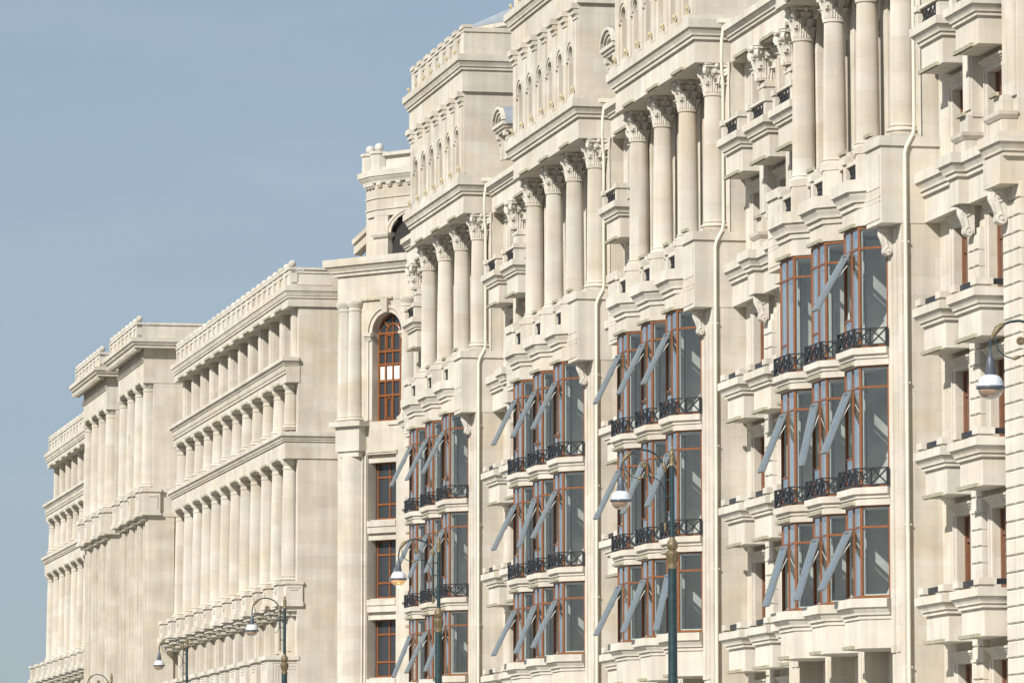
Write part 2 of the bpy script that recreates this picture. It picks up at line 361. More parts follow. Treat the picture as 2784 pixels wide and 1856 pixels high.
def light_bar_mb(L):
    """slim cornice wash light: a shallow channel on brackets, half length L/2 either side of x 0"""
    b = MB(); h = L / 2
    b.box(-h, h, 0.0, 0.09, 0.045, 0.075); b.box(-h, h, 0.07, 0.09, -0.02, 0.045); b.box(-h, h, 0.0, 0.012, -0.03, 0.045)
    for x in (-h, h - 0.03): b.box(x, x + 0.03, 0.012, 0.07, -0.02, 0.045)
    b.box(-h * 0.6, -h * 0.6 + 0.03, -0.06, 0.0, 0.0, 0.03); b.box(h * 0.6, h * 0.6 + 0.03, -0.06, 0.0, 0.0, 0.03)
    return b

ME = {}
ME['capital'] = capital_mb().mesh('capital', M['carved'], 35)
ME['corbel'] = corbel_mb().mesh('corbel', M['carved'], 40)
for L in (0.7, 1.0, 1.5, 1.8): ME['bar', L] = light_bar_mb(L).mesh('light_bar', M['bar'])

# ------------------------------------------------------------------ oriel (bay window): local origin on its front centre, z 0 at the window head
FW, DP = 0.75, 0.69
CANT = [(FW + DP, -DP), (FW, 0.0), (-FW, 0.0), (-FW - DP, -DP)]      # path far wall > front > near wall; outward on the right
def off(path, o):
    d = math.tan(math.pi / 8) * o
    return [(path[0][0] + o * 0.7071, path[0][1] + o * 0.7071), (path[1][0] + d, o), (path[2][0] - d, o), (path[3][0] - o * 0.7071, path[3][1] + o * 0.7071)]
def lerp(a, b, f): return (a[0] + (b[0] - a[0]) * f, a[1] + (b[1] - a[1]) * f)
SASH_L, TRANS = 1.83, -0.58
def frame_mb(hh):
    b = MB(); z0 = -hh
    def post(x, t, w=0.055): b.prism([(x - w, t - w), (x + w, t - w), (x + w, t + w * 0.3), (x - w, t + w * 0.3)], z0, 0.0)
    def dpost(f, seg):
        a, c = CANT[seg], CANT[seg + 1]; p = lerp(a, c, f); ux, uy = (c[0] - a[0]) / math.hypot(c[0] - a[0], c[1] - a[1]), (c[1] - a[1]) / math.hypot(c[0] - a[0], c[1] - a[1])
        nx, ny = uy, -ux; w = 0.05
        b.prism([(p[0] + ux * w + nx * 0.02, p[1] + uy * w + ny * 0.02), (p[0] - ux * w + nx * 0.02, p[1] - uy * w + ny * 0.02), (p[0] - ux * w - nx * 0.06, p[1] - uy * w - ny * 0.06), (p[0] + ux * w - nx * 0.06, p[1] + uy * w - ny * 0.06)], z0, 0.0)
    for x in (-FW, FW): b.lathe([(0.045, z0), (0.045, 0.0)], x, -0.025, 8)
    post(0.0, 0.0, 0.034)
    dpost(0.05, 0); dpost(0.95, 2)
    for (a, c) in ((-0.05, 0.002), (TRANS - 0.027, TRANS + 0.027), (z0 - 0.002, z0 + 0.06)):
        b.sweep(CANT, [(-0.05, a), (0.016, a), (0.016, c), (-0.05, c)])
    zs = TRANS - SASH_L
    if zs - z0 > 0.25: b.box(0.0, FW, -0.04, 0.012, zs - 0.07, zs - 0.01)
    return b
def liner_mb(hh):
    """pale inner faces of the frame, seen through the glass"""
    b = MB(); z0 = -hh; p = [(x * 0.94, y - 0.055) for x, y in CANT]
    for i, q in enumerate(p):
        b.box(q[0] - 0.045, q[0] + 0.045, q[1] - 0.06, q[1] - 0.012, z0 + 0.06, -0.05)
    q = lerp(p[0], p[1], 0.30); b.box(q[0] - 0.06, q[0] + 0.05, q[1] - 0.12, q[1] - 0.0, z0 + 0.06, -0.05)
    for (a, c) in ((-0.11, -0.06), (TRANS - 0.03, TRANS + 0.03), (z0 + 0.03, z0 + 0.10)):
        b.sweep(p, [(-0.05, a), (-0.004, a), (-0.004, c), (-0.05, c)])
    return b
def pane_mb(hh, sash_open):
    b = MB(); z0 = -hh
    def quad(p, q, a, c): b.add([(p[0], p[1], a), (q[0], q[1], a), (q[0], q[1], c), (p[0], p[1], c)], [(0, 1, 2, 3)])
    o = -0.012; P = off(CANT, o)
    for i in (0, 2): quad(P[i], P[i + 1], TRANS, 0.0); quad(P[i], P[i + 1], z0, TRANS)
    quad((FW, o), (0, o), TRANS, 0.0); quad((0, o), (-FW, o), TRANS, 0.0); quad((0, o), (-FW, o), z0, TRANS)
    if not sash_open: quad((FW, o), (0, o), z0, TRANS)
    elif TRANS - SASH_L - z0 > 0.25: quad((FW, o), (0, o), z0, TRANS - SASH_L - 0.04)
    return b
def sash_mb(tilt):
    """top hung sash in the far half of the front, hinged under the transom"""
    b = MB(); L = SASH_L - 0.03; x0, x1 = 0.04, FW - 0.05; w = 0.06
    for x in (x0, x1 - w): b.box(x, x + w, -0.03, 0.035, -L, 0.0); b.box(x + 0.012, x + w - 0.012, 0.035, 0.05, -L + 0.01, -0.01)
    for z in (-L, -w): b.box(x0 + w, x1 - w, -0.03, 0.035, z, z + w)
    b.box(x0 - 0.012, x1 + 0.012, -0.012, 0.004, -L - 0.012, 0.01)
    b.box(x0 + w, x1 - w, 0.0, 0.008, -L + w, -w, 1)
    for x in (x0 + 0.03, x1 - 0.03): b.rod((x, -0.03, -L * 0.45), (x, -0.10, -L * 0.18), 0.02, 2)
    b.box(x0 + 0.25, x0 + 0.33, -0.08, -0.03, -L + 0.02, -L + 0.05, 2)
    b.xform(Matrix.Translation((0, 0.03, TRANS - 0.045)) @ Matrix.Rotation(tilt, 4, 'X'))
    return b
def rail_mb():
    b = MB(); P = off(CANT, 0.17); z0, z1 = 0.05, 0.49; w = 0.038
    P = [lerp(P[0], P[1], 0.12), P[1], P[2], lerp(P[3], P[2], 0.02)]
    for i, p in enumerate(P): b.box(p[0] - 0.034, p[0] + 0.034, p[1] - 0.034, p[1] + 0.034, 0.0, z1 + 0.02)
    for i in range(3):
        a, c = P[i], P[i + 1]; nx = 3 if i == 1 else 2
        for z in (z0, z1): b.rod((*a, z), (*c, z), w)
        for k in range(nx):
            p, q = lerp(a, c, k / nx), lerp(a, c, (k + 1) / nx)
            b.rod((*p, z0), (*q, z1), w * 0.9); b.rod((*q, z0), (*p, z1), w * 0.9)
            if k: b.rod((*p, z0), (*p, z1), w)
            m = lerp(p, q, 0.5); b.box(m[0] - 0.03, m[0] + 0.03, m[1] - 0.02, m[1] + 0.02, (z0 + z1) / 2 - 0.03, (z0 + z1) / 2 + 0.03)
    return b
def oriel_body(kind):
    """stone sill of one storey; z 0 is the head of this storey's window, the sill is below it"""
    b = MB()
    if kind == 'base':
        z = -2.49
        p0 = off(CANT, 0.05); b.prism([p0[0], p0[1], p0[2], p0[3], (-FW - DP - 0.06, -1.3), (FW + DP + 0.06, -1.3)], z - 1.36, z - 0.5)
        b.sweep(CANT, cornice(z - 0.58, z - 0.03, 0.31, -0.4))
        p1 = off(CANT, -0.3); b.prism([p1[0], p1[1], p1[2], p1[3]], z - 0.5, z - 0.02)
    else:
        z = -3.79                                            # head of the storey below
        b.sweep(CANT, [(-0.35, z), (0.11, z), (0.11, z + 0.19), (0.155, z + 0.19), (0.155, z + 0.285), (0.24, z + 0.30), (0.24, z + 0.47), (0.02, z + 0.50), (-0.35, z + 0.50)])
        p1 = off(CANT, -0.2); b.prism([p1[0], p1[1], p1[2], p1[3]], z + 0.004, z + 0.49)
    return b
HH = {'base': 2.49, 'mid': 3.28}
for k in HH:
    ME['frame', k] = frame_mb(HH[k]).mesh('window_frame', M['brown']); ME['liner', k] = liner_mb(HH[k]).mesh('inner_frame', M['white'])
    for o in (0, 1): ME['pane', k, o] = pane_mb(HH[k], o).mesh('pane', M['glass'])
    ME['oriel', k] = oriel_body(k).mesh('bay_window', M['trim'])
ME['rail'] = rail_mb().mesh('railing', M['iron'])
SASH = [sash_mb(R(a)).mesh('open_sash', [M['grey'], M['glass'], M['white']]) for a in (13, 18, 22, 26, 30)]

# ------------------------------------------------------------------ front apartment building
BLD = thing('apartment_building', 'long cream limestone building with stacked glazed bay windows, black railings and giant leafy columns', 'building', ORG, ROT)
CENTRES = {1: 61.55, 2: 40.15, 3: 22.65, 4: 0.75}
HALF = 6.25
HEADS = (11.09, 14.88, 18.67)
OPEN = {(4, 2): (0, 0, 5), (4, 1): (3, 1, 3), (4, 0): (2, 2, 4), (3, 2): (4, 4, 4), (3, 1): (4, 3, 3), (3, 0): (4, 3, 1),
        (2, 2): (4, 4, 4), (2, 1): (4, 2, 4), (2, 0): (4, 3, 4), (1, 2): (4, 4, 4), (1, 1): (4, 3, 3), (1, 0): (3, 4, 3)}
PITCH = 3.57
ORI = (PITCH, 0.0, -PITCH)                                   # far, middle, near
COLS = (1.5 * PITCH, 0.5 * PITCH, -0.5 * PITCH, -1.5 * PITCH)

def pavilion_meshes():
    d = {}
    # lower wall: piers, partitions and floors (rooms behind the bays stay hollow)
    b = MB(); t1 = -0.672
    for s0, s1 in ((-HALF, -5.0), (-2.13, -1.44), (1.44, 2.13), (5.0, HALF)):
        b.box(s0, s1, -1.75, t1, 0.0, 18.70)
    for s0, s1 in ((-HALF, -HALF + 0.26), (HALF - 0.26, HALF)): b.box(s0, s1, -6.0, -1.75, 0.0, 18.70)
    # raised edge strips on the end piers
    for sg in (-1, 1):
        b.box(sg * 5.02, sg * 5.40, t1, t1 + 0.045, 7.1, 18.55); b.box(sg * 5.52, sg * 5.85, t1, t1 + 0.03, 7.1, 18.5)
    for s in (-1.785, 1.785): b.box(s - 0.13, s + 0.13, t1, t1 + 0.05, 0, 7.2); b.box(s - 0.28, s - 0.18, t1, t1 + 0.03, 0, 7.1)
    b.box(-HALF + 0.26, HALF - 0.26, -6.0, -5.8, 0, 18.7)
    b.box(-5.0, 5.0, -1.70, -1.35, 6.35, 7.23)
    for c in ORI: b.box(c - 1.44, c + 1.44, -1.34, -1.30, 5.75, 6.34)
    d['wall'] = b.mesh('wall', M['stone'])
    b = MB()
    for z in (7.3, 11.15, 14.94): b.box(-5.79, 5.79, -5.79, -1.30, z, z + 0.40); b.box(-5.0, 5.0, -1.30, -0.75, z + 0.06, z + 0.34)
    b.box(-5.79, 5.79, -5.79, -0.75, 18.72, 18.9)
    for s in (-1.785, 1.785): b.box(s - 0.12, s + 0.12, -5.79, -1.76, 7.7, 18.71)
    for s in (-4.9, 1.9, 5.1): b.box(s, s + 0.5, -4.2, -3.7, 7.7, 18.71)
    for s in (-2.13, 1.44, 5.0): b.box(s - 0.012, s - 0.002, -1.75, -0.78, 8.6, 18.6)
    d['room'] = b.mesh('room', M['plaster'])
    b = MB(); b.box(-5.7, 5.7, -3.4, -3.3, 0.0, 6.3); d['shop'] = b.mesh('shopfront', M['dark'])
    # parapet over the bays
    path = []
    for c in ORI: path += [(c + x, y) for x, y in CANT]
    out = []
    for i, p in enumerate(path):
        if out and abs(out[-1][0] - p[0]) < 1.0 and abs(out[-1][1] - p[1]) < 1e-6 and i % 4 == 0: pass
        out.append(p)
    b = MB()
    poly = [(HALF - 0.15, -1.9), (HALF - 0.15, -0.10), (PITCH + 1.36, -0.10)]
    for c in ORI: poly += [(c + x, y) for x, y in off(CANT, 0.045)][(1 if c == PITCH else 0):(3 if c == -PITCH else 4)]
    poly += [(-PITCH - 1.36, -0.10), (-HALF + 0.15, -0.10), (-HALF + 0.15, -1.9)]
    poly[2] = (PITCH + FW + 0.045 + 0.2, -0.10); poly[-3] = (-PITCH - FW - 0.045 - 0.2, -0.10)
    b.prism(poly, 18.70, 19.93)
    d['parapet'] = b.mesh('parapet', M['stone'])
    b = MB()
    pr = cornice(19.19, 19.94, 0.345)
    b.sweep([(1.40, -0.65), (FW, 0), (-FW, 0), (-1.40, -0.65)], pr)
    d['mould'] = b.mesh('moulding', M['trim'])
    # balcony posts on each bay
    def capped(poly, z0, z1, o=0.055):
        b = MB(); b.prism(poly, z0, z1 - 0.17)
        cx = sum(p[0] for p in poly) / len(poly); cy = sum(p[1] for p in poly) / len(poly)
        w = max(math.hypot(p[0] - cx, p[1] - cy) for p in poly)
        b.prism([(cx + (x - cx) * (1 + o / w * 1.4), cy + (y - cy) * (1 + o / w * 1.4)) for x, y in poly], z1 - 0.17, z1)
        b.prism([(cx + (x - cx) * 0.8, cy + (y - cy) * 0.8) for x, y in poly], z1, z1 + 0.05)
        return b
    d['posts'] = [capped([(0.45, -0.26), (0.72, -0.26), (0.72, 0.02), (0.45, 0.02)], 19.93, 20.72).mesh('balcony_post', M['trim']),
                  capped([(-0.62, 0.03), (-0.78, 0.03), (-1.20, -0.39), (-1.03, -0.56), (-0.62, -0.20)], 19.93, 20.86).mesh('balcony_post', M['trim']),
                  capped([(0.80, 0.0), (1.20, -0.39), (1.03, -0.56), (0.78, -0.30)], 19.93, 20.80).mesh('balcony_post', M['trim'])]
    b = MB(); b.box(-0.62, 0.45, -0.2, 0.0, 20.45, 20.56); d['handrail'] = b.mesh('handrail', M['trim'])
    b = MB(); a0, a1 = -0.60, 0.44
    for z in (19.99, 20.42): b.rod((a0, -0.08, z), (a1, -0.08, z), 0.03)
    for k in range(3):
        p, q = a0 + (a1 - a0) * k / 3, a0 + (a1 - a0) * (k + 1) / 3
        b.rod((p, -0.08, 19.99), (q, -0.08, 20.42), 0.026); b.rod((q, -0.08, 19.99), (p, -0.08, 20.42), 0.026); b.rod((p, -0.08, 19.97), (p, -0.08, 20.44), 0.03)
    d['uprail'] = b.mesh('railing', M['iron'])
    # column pedestals
    d['ped'] = []
    for c in COLS:
        b = MB()
        if abs(c) > 4:
            sg = 1 if c > 0 else -1
            x0, x1 = (-HALF - 0.02, -4.72) if sg < 0 else (4.72, HALF + 0.02)
            b.box(x0, x1, -1.9, -0.12, 18.58, 20.70)
            b.sweep([(x1, -1.9), (x1, -0.12), (x0, -0.12), (x0, -1.9)], [(-0.2, 20.67), (0.065, 20.67), (0.065, 20.93), (-0.2, 20.95)])
            b.box(x0 + 0.15, x1 - 0.15, -0.12, -0.085, 19.55, 20.45)
            for z in (19.30, 19.18): b.box(x0 + 0.1, x1 - 0.1, -0.12, -0.092, z, z + 0.05)
            b.box(c - 0.45, c + 0.45, -1.5, -0.5, 20.93, 21.08)
        else:
            b.box(c - 0.44, c + 0.44, -1.9, -0.55, 19.9, 20.63)
            b.box(c - 0.60, c + 0.60, -1.9, -0.30, 20.63, 21.02); b.box(c - 0.46, c + 0.46, -1.5, -0.48, 21.02, 21.08)
        d['ped'].append(b.mesh('pedestal', M['trim']))
    # upper wall behind the columns
    b = MB()
    edges = [-HALF + 0.1]
    wz0, wz1 = 21.6, 25.2
    for i, c in enumerate(ORI[::-1]): edges += [c - 0.55, c + 0.55]
    edges += [HALF - 0.1]
    for i in range(0, len(edges), 2): b.box(edges[i], edges[i + 1], -2.4, -1.95, 19.9, 26.33)
    for c in ORI: b.box(c - 0.55, c + 0.55, -2.4, -1.952, 19.9, wz0); b.box(c - 0.55, c + 0.55, -2.4, -1.952, wz1, 26.33)
    for c in COLS:
        b.box(c - 0.47, c + 0.47, -1.95, -1.55, 21.0, 26.33); b.box(c - 0.36, c + 0.36, -1.55, -1.46, 21.0, 26.33)
    for sg in (-1, 1): b.box(sg * 5.0, sg * (HALF - 0.1), -6.0, -1.32, 20.6, 26.33)
    d['upwall'] = b.mesh('upper_wall', M['stone'])
    # entablature over the columns
    b = MB(); E = 5.8
    b.box(-E, E, -6.0, -0.28, 26.31, 27.60)
    b.sweep([(E, -1.9), (E, -0.28), (-E, -0.28), (-E, -1.9)], [(-0.2, 26.305), (0.012, 26.305), (0.012, 26.45), (-0.2, 26.45)])
    b.sweep([(E, -3.0), (E, -0.28), (-E, -0.28), (-E, -3.0)], cornice(27.03, 27.64, 0.27))
    for k in range(7):
        c = -5.37 + 1.79 * k; b.box(c - 0.5, c + 0.5, -0.4, -0.06, 27.62, 27.80); b.box(c - 0.38, c + 0.38, -0.4, -0.12, 27.80, 27.86)
    b.box(-E - 0.12, -E + 0.3, -3.5, -0.2, 27.62, 27.82); b.box(E - 0.3, E + 0.12, -3.5, -0.2, 27.62, 27.82)
    d['entab'] = b.mesh('entablature', M['trim'])
    # attic tower with its row of small arched windows
    b = MB(); E = 5.75; F = -0.30; zs, zt = 28.05, 29.32; hw = 0.37; n = 10
    b.box(-E, E, -14.0, F - 0.55, 27.6, 31.05); b.box(-E, -5.35, F - 0.55, F, 27.7, 31.05); b.box(5.35, E, F - 0.55, F, 27.7, 31.05)
    for k in range(6):
        c = -4.475 + 1.79 * k; x0, x1 = c - 0.895, c + 0.895
        if k == 0: x0 = -5.35
        if k == 5: x1 = 5.35
        b.box(x0, c - hw, F - 0.55, F, 27.7, 31.05); b.box(c + hw, x1, F - 0.55, F, 27.7, 31.05); b.box(c - hw, c + hw, F - 0.55, F, 27.7, zs)
        pts = [(c + hw * math.cos(math.pi * i / n), zt + hw * math.sin(math.pi * i / n)) for i in range(n + 1)]
        for i in range(n):
            (xa, za), (xb, zb) = pts[i], pts[i + 1]
            v = [(xa, F, za), (xb, F, zb), (xb, F, 31.05), (xa, F, 31.05), (xa, F - 0.55, za), (xb, F - 0.55, zb)]
            b.add(v, [(0, 1, 2, 3), (0, 4, 5, 1)])
        # archivolt, two raised rings
        for (r0, r1, pr) in ((hw + 0.02, hw + 0.13, 0.05), (hw + 0.15, hw + 0.24, 0.085)):
            for i in range(n):
                a, e = math.pi * i / n, math.pi * (i + 1) / n
                q = [(c + r * math.cos(t), zt + r * math.sin(t)) for t in (a, e) for r in (r0, r1)]
                v = [(x, y, z) for y in (F, F + pr) for x, z in (q[0], q[1], q[3], q[2])]
                b.add(v, [(4, 5, 6, 7), (0, 1, 5, 4), (2, 3, 7, 6), (1, 2, 6, 5), (3, 0, 4, 7)])
            if pr > 0.06:
                for sg in (-1, 1): b.box(c + sg * r0, c + sg * r1, F, F + pr, zt - 0.12, zt)
    for k in range(7):
        c = -5.37 + 1.79 * k
        b.box(c - 0.27, c + 0.27, F, F + 0.07, 27.7, 30.5); b.box(c - 0.30, c + 0.30, F, F + 0.11, 30.5, 30.66); b.box(c - 0.33, c + 0.33, F, F + 0.19, 30.66, 30.84); b.box(c - 0.36, c + 0.36, F, F + 0.27, 30.84, 31.04)
    d['tower'] = b.mesh('attic_tower', M['stone'])
    b = MB()
    b.box(-hw - 0.1, hw + 0.1, F - 0.54, F - 0.5, 27.9, 29.8)
    d['towerglass'] = b.mesh('arched_window', M['dglass'])
    b = MB(); F2 = -0.22; E2 = 5.88
    b.box(-E2, E2, -14.0, F2, 31.03, 32.42)
    b.sweep([(E2, -12.0), (E2, F2), (-E2, F2), (-E2, -12.0)], cornice(31.87, 32.46, 0.24))
    d['tentab'] = b.mesh('tower_entablature', M['stone'])
    b = MB(); F3 = -0.32; E3 = 5.75
    b.box(-E3, E3, -13.5, F3 - 0.22, 32.4, 33.45)
    b.sweep([(E3, -12.0), (E3, F3), (-E3, F3), (-E3, -12.0)], [(-0.25, 33.38), (0.05, 33.38), (0.05, 33.55), (-0.25, 33.57)])
    for k in range(8):
        c = -5.4 + 10.8 * k / 7; b.box(c - 0.34, c + 0.34, F3 - 0.24, F3 + 0.03, 32.4, 33.56); b.box(c - 0.40, c + 0.40, F3 - 0.28, F3 + 0.09, 33.50, 33.66)
        if k < 7:
            m = c + 5.4 / 7; b.box(m - 0.50, m + 0.50, F3 - 0.23, F3, 32.4, 32.62); b.box(m - 0.50, m + 0.50, F3 - 0.23, F3, 33.22, 33.45)
            b.box(m - 0.12, m + 0.12, F3 - 0.23, F3 - 0.02, 32.62, 33.22)
    d['tparapet'] = b.mesh('roof_parapet', M['stone'])
    # downpipe on the near return
    b = MB(); s = -HALF - 0.10
    b.tube([(s, -0.76, 0.3), (s, -0.76, 20.45), (s + 0.01, -0.80, 20.62), (s, -1.0, 21.0), (s, -1.03, 21.2), (s, -1.03, 25.65), (s, -1.0, 25.9), (s - 0.10, -0.96, 26.35), (s - 0.12, -0.97, 26.9), (s - 0.10, -1.02, 27.25), (s - 0.10, -1.04, 27.5)], 0.052, 12)
    for z in (2.5, 6.4, 10.2, 14.0, 17.8): b.lathe([(0.058, -0.05), (0.058, 0.05)], s, -0.76, 12, cz=z); b.box(s, s + 0.12, -0.75, -0.72, z + 0.25, z + 0.29); b.box(s - 0.02, s + 0.02, -0.66, -0.86, z + 0.25, z + 0.29)
    for z in (21.6, 24.2): b.lathe([(0.058, -0.05), (0.058, 0.05)], s, -1.03, 12, cz=z)
    b.box(s - 0.22, s + 0.06, -1.25, -0.86, 27.46, 27.60); b.box(s - 0.2, s + 0.04, -1.7, -1.25, 27.5, 27.58)
    d['pipe'] = b.mesh('downpipe', M['pipe'], 40)
    return d
PM = pavilion_meshes()
ME['shaft'] = shaft_mb(4.22, 0.335, 0.292, True, 'none').mesh('column', M['shaft'], 40)
def flood_mb():
    b = MB(); b.box(-0.03, 0.03, -0.03, 0.03, 0.0, 0.22); b.tube([(0, 0, 0.20), (-0.10, 0.10, 0.27)], 0.02, 6)
    b.lathe([(0.05, -0.10), (0.09, 0.05), (0.10, 0.10), (0.085, 0.105)], n=10); i0 = len(b.v) - 40
    b.xform(Matrix.Translation((0.02, 0.03, 0.30)) @ Matrix.Rotation(R(60), 4, 'Y') @ Matrix.Rotation(R(15), 4, 'X'), i0)
    b.box(-0.09, -0.02, -0.02, 0.02, 0.2, 0.32); return b
ME['flood'] = flood_mb().xform(Matrix.Scale(0.72, 4)).mesh('floodlight', M['brass'], 40)
ME['win3'] = None
def upper_window_mb():
    b = MB(); 
    for x in (-0.55, 0.49): b.box(x, x + 0.06, -2.2, -2.12, 21.6, 25.2)
    for z in (21.6, 24.1, 25.14): b.box(-0.49, 0.49, -2.2, -2.12, z, z + 0.06)
    b.box(-0.03, 0.03, -2.2, -2.12, 21.66, 25.14); b.box(-0.5, 0.5, -2.19, -2.16, 21.65, 25.15, 1); return b
ME['upwin'] = upper_window_mb().mesh('window', [M['dbrown'], M['dglass']])

for pv, c in CENTRES.items():
    L = (c, 0, 0)
    put('wall', PM['wall'], BLD, L); put('room', PM['room'], BLD, L); put('shopfront', PM['shop'], BLD, L)
    par = put('parapet', PM['parapet'], BLD, L)
    for x in ORI:
        put('moulding', PM['mould'], par, (x, 0, 0)); put('railing', PM['uprail'], par, (x, 0, 0)); put('handrail', PM['handrail'], par, (x, 0, 0))
        for q in PM['posts']: put('balcony_post', q, par, (x, 0, 0))
    for q in PM['ped']: put('pedestal', q, BLD, L)
    put('upper_wall', PM['upwall'], BLD, L)
    en = put('entablature', PM['entab'], BLD, L)
    for x in ORI: put('light_bar', ME['bar', 1.5], en, (x + 0.05, -0.27, 26.32))
    for k in range(7): put('floodlight', ME['flood'], en, (-5.37 + 1.79 * k + random.uniform(-0.04, 0.04), -0.14, 27.86), random.uniform(-0.2, 0.2))
    tw = put('attic_tower', PM['tower'], BLD, L)
    for k in range(6): put('arched_window', PM['towerglass'], tw, (-4.475 + 1.79 * k, 0, 0))
    put('tower_entablature', PM['tentab'], tw); put('roof_parapet', PM['tparapet'], tw)
    for k in range(7): put('floodlight', ME['flood'], tw, (-4.9 + 1.7 * k, -0.10, 32.47))
    put('downpipe', PM['pipe'], BLD, L)
    for x in COLS:
        cl = put('column', ME['shaft'], BLD, (c + x, -0.98, 21.08)); put('capital', ME['capital'], cl, (0, 0, 4.28))
    for x in ORI: put('window', ME['upwin'], BLD, (c + x, 0, 0))
    for x in (-0.5 * PITCH, 0.5 * PITCH, -1.5 * PITCH): put('light_bar', ME['bar', 0.7], BLD, (c + x + 0.15, -0.34 if abs(x) < 4 else -0.1, 21.04))
    for sg in (-1, 1): put('scroll_corbel', ME['corbel'], BLD, (c + sg * 5.30, -0.66, 18.56)).scale = (0.95, 0.74, 0.88)
    for row, zh in enumerate(HEADS):
        kind = 'base' if row == 0 else 'mid'
        for i, x in enumerate(ORI):
            op = OPEN[pv, row][i]
            ob = put('bay_window', ME['oriel', kind], BLD, (c + x, 0, zh))
            put('window_frame', ME['frame', kind], ob); put('inner_frame', ME['liner', kind], ob)
            put('pane', ME['pane', kind, 1 if op else 0], ob)
            if op: put('open_sash', SASH[op - 1], ob)
            if row: put('railing', ME['rail'], ob, (0, 0, -3.29))
            put('light_bar', ME['bar', 1.5], ob, (0.10, 0.10 if row < 2 else 0.05, 0.04))
            if row == 0: put('light_bar', ME['bar', 1.0], ob, (0.3, 0.05, -3.83))

# recessed fronts between the pavilions
def balcony_mb(upper):
    b = MB(); z = 0.0; w = 1.05; f = 0.78
    b.box(-w, w, 0.0, f, 0.0, 0.74)
    pr = cornice(0.72, 1.22, 0.25)
    b.sweep([(w, 0.0), (w, f), (-w, f), (-w, 0.0)], pr)
    b.box(-w + 0.1, w - 0.1, 0.0, f - 0.1, 0.74, 1.19)
    hp = 0.62 if upper else 0.27
    for sg in (-1, 1):
        x0, x1 = sg * (w + 0.12), sg * (w - (0.16 if upper else 0.28))
        b.box(x0, x1, f - 0.22, f + 0.14, 1.2, 1.2 + hp - 0.17); b.box(x0 + sg * 0.05, x1 - sg * 0.05, f - 0.28, f + 0.19, 1.2 + hp - 0.17, 1.2 + hp)
        if upper: b.box(sg * (w + 0.12), sg * (w - 0.1), -0.05, 0.12, 1.2, 1.2 + hp)
    if upper: b.box(-w + 0.16, w - 0.16, f - 0.05, f + 0.12, 1.2 + hp - 0.12, 1.2 + hp - 0.05)
    return b
def balcony_rail_mb(upper):
    b = MB(); w = 1.05; f = 0.78
    if not upper:
        b.box(-w + 0.30, w - 0.30, f - 0.0, f + 0.05, 1.31, 1.46); 
        for sg in (-1, 1): b.box(sg * (w + 0.02), sg * (w + 0.07), 0.02, f - 0.3, 1.31, 1.46)
    else:
        z0, z1 = 1.26, 1.66
        def run(p, q, k):
            for z in (z0, z1): b.rod((*p, z), (*q, z), 0.03)
            for i in range(k):
                a, c = lerp(p, q, i / k), lerp(p, q, (i + 1) / k)
                b.rod((*a, z0), (*c, z1), 0.028); b.rod((*c, z0), (*a, z1), 0.028); b.rod((*a, z0), (*a, z1), 0.03)
        run((-w + 0.18, f + 0.03), (w - 0.18, f + 0.03), 4)
        for sg in (-1, 1): run((sg * (w + 0.05), 0.1), (sg * (w + 0.05), f - 0.25), 1)
    return b
for u in (0, 1):
    ME['balc', u] = balcony_mb(u).mesh('balcony', M['trim']); ME['balcrail', u] = balcony_rail_mb(u).mesh('railing', M['iron'])
RT = -1.75                                                      # plane of the recessed wall
WH = 0.66
WROWS = [(4.4, 6.70), (8.45, 10.60), (12.30, 14.45), (16.15, 18.28), (20.05, 22.00), (23.60, 25.72)]
def recess_window_mb(h, opened):
    b = MB(); d = -0.20
    b.box(-WH, -WH + 0.07, d - 0.08, d, 0, h)
    for z in (0, h - 0.07, h * 0.68): b.box(-WH + 0.07, WH - 0.07, d - 0.08, d, z, z + 0.07)
    b.box(0.13, 0.20, d - 0.10, d + 0.025, 0.07, h * 0.68); b.box(0.16, 0.22, d - 0.08, d + 0.03, h * 0.68 + 0.07, h - 0.07); b.box(WH - 0.10, WH - 0.002, d - 0.08, d + 0.03, 0.0, h)
    for sg in (-1, 1): b.box(sg * 0.07, sg * (WH - 0.10), d - 0.07, d + 0.015, 0.08, 0.16); b.box(sg * (WH - 0.16), sg * (WH - 0.09), d - 0.07, d + 0.015, 0.16, h * 0.66)
    b.box(-WH + 0.05, 0.0 if opened else WH - 0.05, d - 0.05, d - 0.04, 0.05, h * 0.69, 1); b.box(-WH + 0.05, WH - 0.05, d - 0.05, d - 0.04, h * 0.69, h - 0.05, 1)
    if opened:
        i0 = len(b.v); b.box(0.0, 0.58, -0.03, 0.03, 0.08, h * 0.66); b.xform(Matrix.Translation((WH - 0.1, d - 0.1, 0)) @ Matrix.Rotation(R(-100), 4, 'Z'), i0)
        b.box(0.0, WH, d - 0.6, d - 0.55, 0.05, h * 0.69, 2)
    return b
for u in (0, 1):
    for i, (a, c) in enumerate(WROWS): ME['rwin', i, u] = recess_window_mb(c - a, u).mesh('window', [M['dbrown'], M['cglass'], M['dark']])

